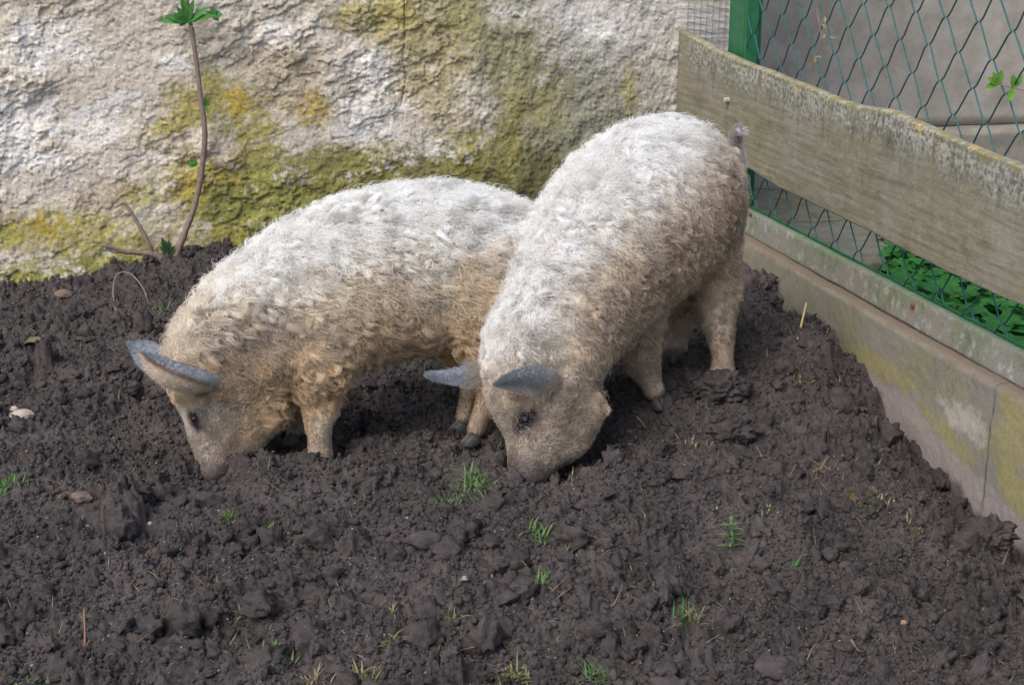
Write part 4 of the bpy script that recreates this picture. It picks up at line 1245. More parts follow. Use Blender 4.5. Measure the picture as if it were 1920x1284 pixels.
# ------------------------------------------------------------------ piglets
class Pig:
    """stations are (px, py, depth, radius in px, lateral ratio); chains of them are swept, fused and smoothed"""
    def __init__(s, lat):
        s.lat = np.array(lat, float); s.lat /= np.linalg.norm(s.lat); s.chains = []
    def chain(s, kind, st, n=6, lat=True):
        sink_ = -15
        if kind == 'buried_leg': kind = 'leg'; sink_ = 14
        if kind == 'leg':                      # plant the foot on the soil: its depth follows the ground
            g_ = ground_hit(st[-1][0], st[-1][1])[1]; dl = g_ - st[-1][2]
            y0_, y1_ = st[0][1], st[-1][1]
            st = [(x, y + sink_ * ((y - y0_) / (y1_ - y0_)) ** 2, d + dl * (y - y0_) / (y1_ - y0_), r, ra) for x, y, d, r, ra in st]
        P = np.array([list(at_y(x, y, d)) + [r * mpp(d), ra] for x, y, d, r, ra in st])
        C = catmull(P, n)
        s.chains.append((kind, C, lat)); return C
    def body(s, voxel=0.0075, smooth=7):
        v0, f0 = ico(3); V = []; Fc = []; k = 0
        for kind, C, lt in s.chains:
            for i, c in enumerate(C):
                v = v0 * c[3]
                if abs(c[4] - 1) > 1e-3:
                    L = s.lat; v = v + (v @ L)[:, None] * L[None] * (c[4] - 1)
                V.append(v + c[:3]); Fc.append(f0 + k); k += len(v0)
        o = mesh_np('tmp', np.vstack(V), np.vstack(Fc), None)
        md = o.modifiers.new('r', 'REMESH'); md.mode = 'VOXEL'; md.voxel_size = voxel
        ms = o.modifiers.new('s', 'SMOOTH'); ms.factor = 0.6; ms.iterations = smooth
        dg = bpy.context.evaluated_depsgraph_get()
        me = bpy.data.meshes.new_from_object(o.evaluated_get(dg))
        bpy.data.objects.remove(o)
        n = len(me.vertices); co = np.zeros(n * 3, dtype=np.float32); me.vertices.foreach_get('co', co)
        me.calc_loop_triangles(); tr = np.zeros(len(me.loop_triangles) * 3, dtype=np.int32); me.loop_triangles.foreach_get('vertices', tr)
        quads = [tuple(p.vertices) for p in me.polygons]
        nn = np.zeros(n * 3, dtype=np.float32); me.vertices.foreach_get('normal', nn)
        s.co = co.reshape(-1, 3).astype(float); s.nn = nn.reshape(-1, 3).astype(float)
        s.co += s.nn * (0.007 * fbm(s.co * 7, 2, seed=17) + 0.0035 * fbm(s.co * 17, 2, seed=18))[:, None]; s.tri = tr.reshape(-1, 3); s.me = me
        s.bvh = BVHTree.FromPolygons([tuple(c) for c in s.co], [tuple(int(i) for i in t) for t in s.tri])
        s.region()
    def region(s):
        """nearest station: kind index and the position along its chain (0..1)"""
        n = len(s.co); best = np.full(n, 1e9); s.kind = np.zeros(n, int); s.t = np.zeros(n)
        s.kinds = [k for k, _, _ in s.chains]
        for ci, (kind, C, _) in enumerate(s.chains):
            for i, c in enumerate(C):
                d = np.linalg.norm(s.co - c[:3], axis=1) / c[3]
                m = d < best; best[m] = d[m]; s.kind[m] = ci; s.t[m] = i / (len(C) - 1)
    def hit(s, px, py):
        d = Vector(ray(px, py)).normalized()
        loc, nrm, idx, dist = s.bvh.ray_cast(Vector((0, 0, CAM_Z)), d)
        return (np.array(loc), np.array(nrm)) if loc is not None else (None, None)

def smooth_noise(P, f, seed): return fbm(P * f, 3, .55, seed=seed)

def hair_object(name, strands, colors, rad0, rad1, mat, parent):
    """strands (S, K, 3) world coordinates"""
    S_, K, _ = strands.shape
    cd = bpy.data.hair_curves.new(name)
    cd.add_curves([K] * S_)
    off = np.array(parent.location) if parent is not None else np.zeros(3)
    cd.points.foreach_set('position', (strands - off).astype(np.float32).ravel())
    r = cd.attributes.get('radius') or cd.attributes.new('radius', 'FLOAT', 'POINT')
    prof = np.interp(np.linspace(0, 1, K), [0, .7, 1], [1, .8, .3])
    rr = (rad0[:, None] * prof[None]).astype(np.float32)
    r.data.foreach_set('value', rr.ravel())
    a = cd.attributes.new('col', 'FLOAT_COLOR', 'POINT')
    c = np.ones((S_, K, 4), dtype=np.float32); c[..., :3] = colors
    a.data.foreach_set('color', c.ravel())
    cd.materials.append(mat)
    o = bpy.data.objects.new(name, cd)
    link(o, parent); return o

def make_fleece(pig, root, n, lenf, flowf, colf, clump_sp, curl_r, turns, frizz, clump, seed, K=12, name='fleece', rad=(.00032, .00052), kinds=None):
    rng = np.random.default_rng(seed)
    tri = pig.tri; a, b, c = pig.co[tri[:, 0]], pig.co[tri[:, 1]], pig.co[tri[:, 2]]
    area = np.linalg.norm(np.cross(b - a, c - a), axis=1) * .5
    dens = np.array(pig.dens)[tri].mean(1); w = area * dens; w /= w.sum()
    pick = rng.choice(len(tri), n, p=w); u = rng.random(n); v = rng.random(n); m = u + v > 1; u[m] = 1 - u[m]; v[m] = 1 - v[m]
    def ip(A): return A[tri[pick, 0]] * (1 - u - v)[:, None] + A[tri[pick, 1]] * u[:, None] + A[tri[pick, 2]] * v[:, None]
    def ip1(A): return A[tri[pick, 0]] * (1 - u - v) + A[tri[pick, 1]] * u + A[tri[pick, 2]] * v
    P = ip(pig.co); Nn = ip(pig.nn); Nn /= np.linalg.norm(Nn, axis=1)[:, None]
    vi = tri[pick, 0]; L = lenf(P, vi)
    flow = flowf(P, vi) + 0.55 * np.stack([fbm(P * 7, 2, seed=seed + q) for q in (1, 2, 3)], 1)
    # locks: nearest lock centre on a hashed jittered grid
    jit = np.stack([fbm(P * 30, 2, seed=seed + q) for q in (5, 6, 7)], 1) * clump_sp * .6
    cell = np.floor((P + jit) / clump_sp).astype(np.int64)
    key = (cell[:, 0] * 73856093) ^ (cell[:, 1] * 19349663) ^ (cell[:, 2] * 83492791)
    uk, inv = np.unique(key, return_inverse=True)
    nc = len(uk); cnt = np.bincount(inv, minlength=nc)[:, None]
    CP_ = np.stack([np.bincount(inv, weights=P[:, q], minlength=nc) for q in range(3)], 1) / cnt
    CN_ = np.stack([np.bincount(inv, weights=Nn[:, q], minlength=nc) for q in range(3)], 1); CN_ /= np.linalg.norm(CN_, axis=1)[:, None]
    CF_ = np.stack([np.bincount(inv, weights=flow[:, q], minlength=nc) for q in range(3)], 1) / cnt
    CF_ += rng.normal(size=CF_.shape) * .35
    CL_ = np.bincount(inv, weights=L, minlength=nc) / cnt[:, 0] * rng.uniform(.75, 1.3, nc)
    ph = rng.uniform(0, 6.28, nc); tw = turns * rng.uniform(.6, 1.35, nc) * rng.choice([-1, 1], nc)
    def paths(P0, N0, F0, L0, ph0, tw0, cr):
        F0 = F0 - (F0 * N0).sum(1)[:, None] * N0; F0 /= (np.linalg.norm(F0, axis=1)[:, None] + 1e-9)
        B0 = np.cross(N0, F0); t = np.linspace(0, 1, K)[None, :, None]; n_ = len(P0)
        L_ = L0[:, None, None]
        axis = P0[:, None] + N0[:, None] * (L_ * (0.62 * t - .30 * t * t)) + F0[:, None] * (L_ * (.12 * t + .55 * t * t))
        ang = ph0[:, None, None] + tw0[:, None, None] * 6.283 * t
        rr = cr[:, None, None] * np.minimum(1, t * 2.2)
        off = (np.cos(ang) - np.cos(ph0)[:, None, None]) * N0[:, None] * .8 + (np.sin(ang) - np.sin(ph0)[:, None, None]) * (B0[:, None] * .6 + F0[:, None] * .6)
        return axis + rr * off
    cr = np.minimum(curl_r, CL_ * .28)
    G = paths(CP_, CN_, CF_, CL_, ph, tw, cr)            # (nc,K,3)
    stray0 = rng.random(n) < .07
    own = paths(P, Nn, flow + rng.normal(size=P.shape) * .5, L * rng.uniform(.7, 1.25, n) * np.where(stray0, 1.35, 1), rng.uniform(0, 6.28, n), turns * rng.uniform(.5, 1.5, n) * rng.choice([-1, 1], n), np.minimum(curl_r * rng.uniform(.5, 1.2, n), L * .25))
    t = np.linspace(0, 1, K)[None, :, None]
    cl = clump * rng.uniform(.55, 1.0, n); stray = rng.random(n) < .10; cl[stray | stray0] *= .15
    wgt = cl[:, None, None] * np.minimum(1, t * 1.8) ** .8
    spread = (P - CP_[inv])[:, None] * (1 - .58 * np.minimum(1, t * 1.3))
    tgt = G[inv] + spread
    lw = (0.55 + 0.9 * sstep(-.25, .3, fbm(P * 9, 2, seed=seed + 11)))[:, None, None]
    wgt = np.clip(wgt * lw * ip1(pig.cm)[:, None, None], 0, .97)
    ST = own * (1 - wgt) + tgt * wgt
    fr = rng.normal(size=(n, K, 3)); fr = np.cumsum(fr, axis=1) * frizz * np.minimum(L, .03)[:, None, None] / .03
    fr -= fr[:, :1]
    ST = ST + fr
    c0 = colf(P, vi)
    ht_, lt_ = pig.ht[vi], pig.lt[vi]
    md = np.clip(.95 * sstep(.70, 1.0, lt_) + .7 * sstep(.80, 1.0, ht_) + .25 * sstep(.35, .6, lt_) + .12 * sstep(.2, .5, ht_), 0, 1)
    md = np.clip(md * (.35 + 1.6 * sstep(-.15, .25, fbm(P * 24, 3, seed=seed + 19))), 0, .85)[:, None]
    c0 = c0 * (1 - md) + np.array((.135, .11, .098)) * md
    cv = np.clip(1 + .17 * rng.normal(size=(nc, 1)), .62, 1.35)[inv] * np.clip(1 + .12 * rng.normal(size=(n, 1)), .6, 1.4)
    c0 = np.clip(c0 * cv, 0.01, .92)
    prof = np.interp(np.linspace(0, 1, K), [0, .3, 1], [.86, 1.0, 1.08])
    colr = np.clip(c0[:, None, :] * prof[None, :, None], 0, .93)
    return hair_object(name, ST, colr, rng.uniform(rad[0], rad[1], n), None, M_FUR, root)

def lerp_col(stops, x):
    xs = [s_[0] for s_ in stops]; return np.stack([np.interp(x, xs, [s_[1][q] for s_ in stops]) for q in range(3)], 1)

def surface_part(name, verts, faces, mat, parent, color=None, thick=0.0):
    o = mesh_np(name, verts, faces, mat, parent, color=color)
    if thick > 0:
        md = o.modifiers.new('thick', 'SOLIDIFY'); md.thickness = thick; md.offset = 0
    return o

def make_ear(edge_a, edge_b, ridge, ridge_w, nu=18, nv=16):
    """edge_a and edge_b run from the base to the shared tip; the skin between them bulges by the vector ridge, most at ridge_w"""
    Lc = catmull(edge_a, 6); Rc = catmull(edge_b, 6); m = np.linspace(0, 1, nu)
    Lc = np.stack([np.interp(m, np.linspace(0, 1, len(Lc)), Lc[:, q]) for q in range(3)], 1)
    Rc = np.stack([np.interp(m, np.linspace(0, 1, len(Rc)), Rc[:, q]) for q in range(3)], 1)
    ridge = np.asarray(ridge, float); v = []; W = []
    full = np.max(np.linalg.norm(Lc - Rc, axis=1))
    for i in range(nu):
        a, b = Lc[i], Rc[i]
        for j in range(nv + 1):
            w = j / nv
            hgt = math.sin(math.pi * .5 * min(1, w / ridge_w)) if w < ridge_w else math.cos(math.pi * .5 * (w - ridge_w) / (1 - ridge_w))
            v.append(a * (1 - w) + b * w + ridge * hgt * np.linalg.norm(b - a) / full); W.append((m[i], w))
    f = []
    for i in range(nu - 1):
        for j in range(nv):
            k = i * (nv + 1) + j; f.append((k, k + 1, k + nv + 2, k + nv + 1))
    return np.array(v), np.array(f), np.array(W)

def ear_with_hair(pig, root, ea, eb, ridge, rw, colf, inner, seed, outward, n=5200):
    v, f, W = make_ear(ea, eb, ridge, rw)
    outer = colf(W); _b = np.interp(W[:, 0], [0, .28], [.85, 0])[:, None]; outer = outer * (1 - _b) + np.array((.36, .32, .28)) * _b
    # two skins a few millimetres apart so that both sides keep their own colour
    nn = np.zeros_like(v)
    for a, b, c, d in f:
        q = np.cross(v[c] - v[a], v[d] - v[b]); nn[[a, b, c, d]] += q
    nn /= (np.linalg.norm(nn, axis=1)[:, None] + 1e-9)
    if nn.mean(0).dot(outward) < 0: nn = -nn
    th = .0032
    V = np.vstack([v + nn * th * .5, v - nn * th * .5]); k = len(v)
    edges = {}
    for q in f:
        for i in range(4):
            e = (q[i], q[(i + 1) % 4]); edges[e] = 1
    rim = [e for e in edges if (e[1], e[0]) not in edges]
    Fc = np.vstack([f, f[:, ::-1] + k] + [np.array([[e[0], e[0] + k, e[1] + k, e[1]]]) for e in rim])
    nz = 1 + .15 * fbm(V * 60, 2, seed=seed)[:, None]
    C = np.vstack([outer, np.tile(inner, (k, 1))]) * nz
    o = mesh_np('ear', V, Fc, M_SKIN, root, color=C)
    rng = np.random.default_rng(seed); pick = rng.integers(0, len(f), n)
    w = rng.dirichlet([1, 1, 1, 1], n)
    P = np.einsum('nk,nkc->nc', w, v[f[pick]]); Nn = np.einsum('nk,nkc->nc', w, nn[f[pick]]); Nn /= np.linalg.norm(Nn, axis=1)[:, None]
    side_ = np.where(rng.random(n) < .62, 1.0, -1.0); Nn *= side_[:, None]
    tipd = np.asarray(ea[-1]) - (np.asarray(ea[0]) + np.asarray(eb[0])) / 2; tipd /= np.linalg.norm(tipd)
    K = 4; t = np.linspace(0, 1, K)[None, :, None]; bm = np.einsum('nk,nk->n', w, W[:, 0][f[pick]]); L = (rng.uniform(.0035, .0075, n) * np.interp(bm, [0, .25, .5], [3.6, 1.5, 1.0]))[:, None, None]
    ST = P[:, None] + Nn[:, None] * (th * .4 + L * .28 * t) + (tipd[None] + rng.normal(size=(n, 3)) * .35)[:, None] * L * t
    oc = np.einsum('nk,nkc->nc', w, outer[f[pick]])
    c = np.where(side_[:, None] > 0, oc * 1.4, np.array(inner) * 1.3) * rng.uniform(.75, 1.45, (n, 1))
    bb = (np.interp(bm, [0, .3], [.75, 0]) * (rng.random(n) < .7))[:, None]; c = c * (1 - bb) + np.array((.52, .44, .36)) * bb
    hair_object('ear_hair', ST, np.repeat(c[:, None], K, 1), rng.uniform(.0002, .0004, n), None, M_FUR, o if False else root)
    return o

M_HOOF = simple_mat('hoof_horn', (0.035, 0.033, 0.034), (0.09, 0.085, 0.085), 90, .6, .3, .001)
M_EYE = simple_mat('dark_eye', (0.006, 0.006, 0.009), (0.012, 0.012, 0.016), 50, .12, 0, 0)
M_EYE.node_tree.nodes['Principled BSDF'].inputs['Specular IOR Level'].default_value = 0.6
M_LID = simple_mat('lid_skin', (0.018, 0.016, 0.017), (0.045, 0.040, 0.040), 120, .7, .4, .001)
M_SNOUT = simple_mat('snout_skin', (0.07, 0.055, 0.050), (0.21, 0.165, 0.155), 60, .6, .8, .003)

def hooves(root, c, fwd, r, spread=.55, down=.010):
    """two toes pointing forward, tapering to the ground, and two dew claws behind"""
    fwd = np.array([fwd[0], fwd[1], 0.0]); fwd /= np.linalg.norm(fwd); sd_ = np.array([-fwd[1], fwd[0], 0])
    v0, f0 = ico(3)
    for sgn in (-1, 1):
        v = v0.copy(); x = v[:, 0]
        zt = v[:, 2] * np.where(v[:, 2] > 0, 1.25 - .75 * np.clip(x, 0, 1) ** .8 , .55)      # sloping front wall, flat sole
        wd = .50 * (1 - .55 * np.clip(x, 0, 1) ** 1.5)
        V = np.stack([x * r * 1.25, v[:, 1] * r * wd, zt * r], 1)
        W = c + V[:, :1] * fwd + V[:, 1:2] * sd_ + np.stack([0 * V[:, 2], 0 * V[:, 2], V[:, 2]], 1) + sd_ * sgn * r * (spread - .06) + fwd * r * .35 + fwd * 0 + sd_ * sgn * (x[:, None] > 0) * x[:, None] * r * .10 + np.array([0, 0, -down + r * .35])
        mesh_np('hoof', W, f0, M_HOOF, root)

def eye_parts(pig, root, px, py, r=.0085, up_dir=(0, 0, 1), ang=0.0):
    c, nrm = pig.hit(px, py)
    v0, f0 = ico(4)
    mesh_np('eye', v0 * r + c - nrm * r * .2, f0, M_EYE, root)
    # heavy lids above and below the eye
    for upd, thr, sc_ in ((np.array([-.25, 0, 1.0]), .30, 1.28), (np.array([.25, 0, -1.0]), .55, 1.22)):
        upd = upd - nrm * upd.dot(nrm); upd /= np.linalg.norm(upd)
        k_ = (v0 @ upd) > thr; k_ &= (v0 @ nrm) > -.5; fk = f0[k_[f0].all(1)]
        if len(fk):
            us, inv_ = np.unique(fk, return_inverse=True); inv_ = inv_.reshape(fk.shape)
            lo = mesh_np('eyelid', v0[us] * r * sc_ + c - nrm * r * .25, inv_, M_LID, root)
            md_ = lo.modifiers.new('thick', 'SOLIDIFY'); md_.thickness = .002
    return c, nrm

# ============ left piglet
A = Pig((0.10, -1, 0))
A.chain('torso', [(925, 492, 3.56, 112, .80), (880, 500, 3.55, 138, .80), (800, 502, 3.53, 151, .82), (700, 522, 3.50, 151, .82), (600, 558, 3.46, 147, .80), (526, 596, 3.43, 136, .78)])
A.chain('neck', [(526, 596, 3.43, 136, .78), (478, 632, 3.41, 128, .80), (434, 672, 3.39, 117, .82)])
A.chain('head', [(434, 672, 3.39, 117, .82), (432, 722, 3.37, 98, .82), (428, 766, 3.35, 83, .80), (415, 806, 3.33, 63, .78), (405, 838, 3.31, 44, .80), (400, 862, 3.30, 34, .95), (398, 876, 3.29, 34, 1.0)])
A.chain('head', [(478, 760, 3.35, 58, 1.0), (470, 800, 3.34, 44, 1.0), (444, 836, 3.32, 30, .95)])
A.chain('torso', [(610, 600, 3.39, 92, .8), (598, 650, 3.37, 74, .8)])
A.chain('torso', [(905, 540, 3.47, 96, .8), (915, 600, 3.47, 76, .8)])
A.chain('buried_leg', [(592, 650, 3.38, 74, .7), (600, 705, 3.36, 48, .8), (601, 750, 3.36, 35, .9), (596, 784, 3.36, 29, 1), (598, 808, 3.36, 24, 1), (600, 832, 3.36, 23, 1), (599, 848, 3.36, 26, 1), (599, 862, 3.36, 25, 1)])
A.chain('leg', [(572, 660, 3.50, 60, .7), (570, 730, 3.50, 30, .9), (562, 780, 3.50, 22, 1), (558, 800, 3.50, 19, 1), (554, 824, 3.50, 20, 1)])
A.chain('leg', [(915, 595, 3.49, 78, .7), (926, 660, 3.49, 46, .8), (930, 705, 3.49, 29, .9), (922, 735, 3.48, 26, 1), (909, 770, 3.47, 20, 1), (900, 800, 3.47, 20, 1), (893, 824, 3.47, 20, 1)])
A.chain('leg', [(870, 590, 3.60, 74, .7), (872, 660, 3.60, 38, .8), (885, 706, 3.60, 25, .9), (882, 740, 3.58, 21, 1), (874, 772, 3.58, 17, 1), (869, 800, 3.58, 19, 1)])
A.body()
rootA = empty('piglet', tuple(np.array([float(at_y(700, 860, 3.35)[0]), 3.38, float(soil_z(-.3, 3.38)[0])])))
tag(rootA, 'curly cream piglet on the left, side-on, with its snout dug into the soil', 'piglet', 'curly haired piglets rooting in the yard')

def head_t(pig):                 # 0 on the body, rising to 1 at the snout
    t = np.zeros(len(pig.co)); 
    for ci, k in enumerate(pig.kinds):
        if k == 'head': t[pig.kind == ci] = np.maximum(.02, pig.t[pig.kind == ci])
    return t
def leg_t(pig):
    t = np.zeros(len(pig.co))
    for ci, k in enumerate(pig.kinds):
        if k == 'leg': t[pig.kind == ci] = pig.t[pig.kind == ci]
    return t
A.ht = head_t(A); A.lt = leg_t(A)
def smooth_attr(pig, x, it=14):
    e = np.vstack([pig.tri[:, :2], pig.tri[:, 1:], pig.tri[:, [2, 0]]])
    n = len(x); deg = np.bincount(e[:, 0], minlength=n) + np.bincount(e[:, 1], minlength=n)
    for _ in range(it):
        s_ = np.bincount(e[:, 0], weights=x[e[:, 1]], minlength=n) + np.bincount(e[:, 1], weights=x[e[:, 0]], minlength=n)
        x = .5 * x + .5 * s_ / np.maximum(deg, 1)
    return x
A.ht = smooth_attr(A, A.ht); A.lt = smooth_attr(A, A.lt)

def add_body_mesh(pig, root, basecol, extra=None):
    C = np.tile(np.array(basecol), (len(pig.co), 1)) * (1 + .25 * fbm(pig.co * 30, 3, seed=5)[:, None])
    if extra is not None: C = extra(C)
    me = pig.me; me.name = 'body'; off = np.array(root.location)
    me.vertices.foreach_set('co', (pig.co - off).astype(np.float32).ravel())
    a = me.color_attributes.new('col', 'FLOAT_COLOR', 'POINT')
    c = np.ones((len(C), 4), dtype=np.float32); c[:, :3] = C; a.data.foreach_set('color', c.ravel())
    me.polygons.foreach_set('use_smooth', np.ones(len(me.polygons), dtype=bool))
    me.materials.clear(); me.materials.append(M_SKIN); me.update()
    o = bpy.data.objects.new('body', me); link(o, root); return o
LEGSKIN = np.array((0.44, 0.34, 0.255)); HEADSKIN = np.array((0.30, 0.25, 0.215))
def skinmix(pig):
    def fn(C):
        l = sstep(.35, .6, pig.lt)[:, None]; C = C * (1 - l) + LEGSKIN * (.8 + .5 * fbm(pig.co * 18, 3, seed=8)[:, None]) * l
        h = sstep(.0, .3, pig.ht)[:, None]; C = C * (1 - h) + HEADSKIN * (1 + .3 * fbm(pig.co * 25, 3, seed=9)[:, None]) * h
        m = sstep(.93, 1.0, pig.lt)[:, None]; C = C * (1 - m) + np.array((.09, .075, .068)) * m
        m = sstep(.70, .9, pig.ht)[:, None]; C = C * (1 - m) + np.array((.13, .105, .095)) * m
        return C
    return fn
add_body_mesh(A, rootA, (0.56, 0.49, 0.43), skinmix(A))

def lenA(P, vi):
    ht, lt = A.ht[vi], A.lt[vi]
    L = np.interp(ht, [0, .05, .35, .7, 1], [.047, .032, .011, .007, .003])
    L = np.where(lt > .02, np.minimum(L, np.interp(lt, [0, .15, .4, .55, .8, 1], [.047, .036, .011, .005, .004, .004])), L)
    return L * (1 + .25 * fbm(P * 10, 2, seed=3))
def gauss_px(P, px, py, y, rx, pig=None):
    c = at_y(px, py, y)
    if pig is not None:
        h_, _ = pig.hit(px, py)
        if h_ is not None: c = h_
    return np.exp(-np.sum((P - c) ** 2, 1) / (rx * mpp(c[1])) ** 2)
def flowA(P, vi):
    f = np.tile(np.array([.75, 0.0, -.65]), (len(P), 1))
    l = sstep(.15, .5, A.lt[vi])[:, None]; f = f * (1 - l) + np.array([.1, 0, -1.]) * l
    h = sstep(.0, .3, A.ht[vi])[:, None]; f = f * (1 - h) + np.array([.45, 0, .75]) * h
    return f
def colA(P, vi):
    nrm = A.nn[vi]
    n0 = fbm(P * 5, 3, seed=91); n1 = fbm(P * 16, 3, seed=92); n2 = fbm(P * 34, 3, seed=93)
    # staining rises from the belly; the back stays clean
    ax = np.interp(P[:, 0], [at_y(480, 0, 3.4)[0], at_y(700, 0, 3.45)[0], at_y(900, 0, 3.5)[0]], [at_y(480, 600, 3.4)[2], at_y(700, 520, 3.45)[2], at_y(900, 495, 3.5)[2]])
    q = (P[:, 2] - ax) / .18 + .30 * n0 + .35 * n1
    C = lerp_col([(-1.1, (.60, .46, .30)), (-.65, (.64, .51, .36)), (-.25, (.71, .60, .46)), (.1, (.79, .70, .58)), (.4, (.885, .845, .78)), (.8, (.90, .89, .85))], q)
    grey = sstep(.10, .35, n2 + .4 * n1) * sstep(-1.0, -.2, q) * (1 - sstep(.35, .7, q))
    C = C * (1 - .42 * grey[:, None]) + np.array((.38, .35, .34)) * .42 * grey[:, None]
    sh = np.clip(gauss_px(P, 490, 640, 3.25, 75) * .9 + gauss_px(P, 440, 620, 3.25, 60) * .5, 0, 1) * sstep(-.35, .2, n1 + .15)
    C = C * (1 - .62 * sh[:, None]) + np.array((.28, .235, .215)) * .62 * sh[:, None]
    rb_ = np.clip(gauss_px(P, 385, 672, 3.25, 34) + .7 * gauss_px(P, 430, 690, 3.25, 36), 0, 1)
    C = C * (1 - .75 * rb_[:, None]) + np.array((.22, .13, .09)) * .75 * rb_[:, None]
    mane = np.clip(gauss_px(P, 330, 600, 3.3, 70), 0, 1) * sstep(.1, .6, nrm[:, 2] - nrm[:, 0] * .8)
    C = C * (1 - mane[:, None]) + np.array((.78, .73, .65)) * mane[:, None]
    h = sstep(.05, .3, A.ht[vi])[:, None]
    hc = lerp_col([(-.4, (.42, .375, .33)), (0, (.56, .50, .425)), (.4, (.68, .62, .54))], n1 + n0)
    jaw = np.clip(gauss_px(P, 500, 780, 3.3, 75) + gauss_px(P, 455, 850, 3.25, 45), 0, 1)[:, None]
    hc = hc * (1 - .7 * jaw) + np.array((.62, .48, .32)) * .7 * jaw
    gt = np.clip(gauss_px(P, 425, 728, 3.22, 50, A) * 1.2 + .7 * gauss_px(P, 470, 690, 3.2, 40, A), 0, 1)[:, None]
    hc = hc * (1 - .75 * gt) + np.array((.33, .325, .335)) * .75 * gt
    sn = sstep(.72, 1, A.ht[vi])[:, None]; hc = hc * (1 - sn) + np.array((.20, .16, .14)) * sn
    ey = np.clip(gauss_px(P, 365, 784, 3.24, 12, A) * 1.7 + gauss_px(P, 371, 800, 3.24, 9, A) * 1.1, 0, 1)[:, None]
    C = C * (1 - h) + hc * h
    C = C * (1 - ey) + np.array((.03, .03, .035)) * ey
    l = sstep(.15, .45, A.lt[vi])[:, None]
    lc = lerp_col([(-.3, (.46, .33, .22)), (0, (.56, .44, .32)), (.35, (.66, .60, .52))], n1 + .5 * n0)
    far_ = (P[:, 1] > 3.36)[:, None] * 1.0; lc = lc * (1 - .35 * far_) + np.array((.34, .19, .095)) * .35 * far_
    return C * (1 - l) + lc * l
A.dens = np.interp(A.ht, [0, .1, .4, .8, 1], [1, 1.5, 1.7, 1.3, .5]) * np.interp(A.lt, [0, .3, .6, .95, 1], [1, 1, 1.0, .7, .1])
A.cm = 1 - .9 * sstep(.05, .3, A.ht) - .8 * sstep(.3, .55, A.lt) * (A.ht < .05)
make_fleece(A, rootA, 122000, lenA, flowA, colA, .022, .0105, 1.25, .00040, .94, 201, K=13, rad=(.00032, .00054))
make_fleece(A, rootA, 45000, lambda P, vi: lenA(P, vi) * .5, flowA, colA, .010, .004, 1.3, .0009, .25, 202, K=8, name='underwool', rad=(.00035, .00055))
eye_parts(A, rootA, 364, 785, .009)

# ============ right piglet
B = Pig((0.78, -0.62, 0))
B.chain('torso', [(1298, 360, 3.84, 80, .80), (1280, 372, 3.80, 118, .85), (1235, 388, 3.72, 158, .85), (1160, 440, 3.62, 160, .85), (1090, 528, 3.50, 147, .85)])
B.chain('neck', [(1090, 528, 3.50, 147, .85), (1052, 590, 3.41, 126, .9), (1018, 660, 3.33, 112, .95)])
B.chain('head', [(1018, 660, 3.33, 112, .95), (1013, 712, 3.30, 107, .92), (1020, 766, 3.27, 92, .88), (1012, 812, 3.24, 72, .85), (1000, 846, 3.215, 56, .88), (996, 870, 3.20, 46, 1.0)])
B.chain('head', [(1068, 760, 3.28, 58, 1.0), (1062, 808, 3.26, 48, 1.0), (1040, 845, 3.23, 34, .95)])
B.chain('torso', [(1300, 395, 3.72, 92, .8), (1318, 450, 3.72, 68, .8)])
B.chain('buried_leg', [(1318, 430, 3.75, 66, .8), (1335, 490, 3.73, 50, .85), (1346, 545, 3.72, 37, .9), (1347, 590, 3.72, 31, 1), (1350, 615, 3.71, 27, 1), (1354, 650, 3.70, 22, 1), (1354, 685, 3.70, 24, 1), (1353, 715, 3.70, 27, 1)])
B.chain('leg', [(1285, 440, 3.88, 68, .8), (1285, 530, 3.90, 38, .9), (1282, 580, 3.89, 30, 1), (1276, 615, 3.87, 23, 1), (1268, 650, 3.86, 21, 1), (1264, 672, 3.85, 24, 1)])
B.chain('leg', [(1172, 560, 3.56, 82, .8), (1190, 625, 3.55, 44, .9), (1203, 680, 3.56, 32, 1), (1212, 705, 3.57, 28, 1), (1220, 730, 3.57, 22, 1), (1228, 752, 3.57, 22, 1)])
B.chain('leg', [(1095, 600, 3.62, 64, .8), (1092, 680, 3.60, 36, .9), (1090, 735, 3.60, 24, 1), (1090, 770, 3.58, 21, 1)])
B.body()
rootB = empty('piglet', (0.28, 3.62, float(soil_z(.28, 3.62)[0])))
tag(rootB, 'woolly whitish piglet on the right with arched back and head lowered towards the camera', 'piglet', 'curly haired piglets rooting in the yard')
B.ht = smooth_attr(B, head_t(B)); B.lt = smooth_attr(B, leg_t(B))
add_body_mesh(B, rootB, (0.56, 0.50, 0.45), skinmix(B))
def lenB(P, vi):
    ht, lt = B.ht[vi], B.lt[vi]
    L = np.interp(ht, [0, .05, .35, .7, 1], [.041, .032, .013, .009, .005])
    L = np.where(lt > .02, np.minimum(L, np.interp(lt, [0, .2, .45, .6, .8, 1], [.041, .032, .012, .006, .004, .004])), L)
    return L * (1 + .2 * fbm(P * 10, 2, seed=4))
def flowB(P, vi):
    f = np.tile(np.array([.5, .25, -.7]), (len(P), 1))
    l = sstep(.15, .5, B.lt[vi])[:, None]; f = f * (1 - l) + np.array([.1, 0, -1.]) * l
    h = sstep(.0, .3, B.ht[vi])[:, None]; f = f * (1 - h) + np.array([.35, .1, .6]) * h
    return f
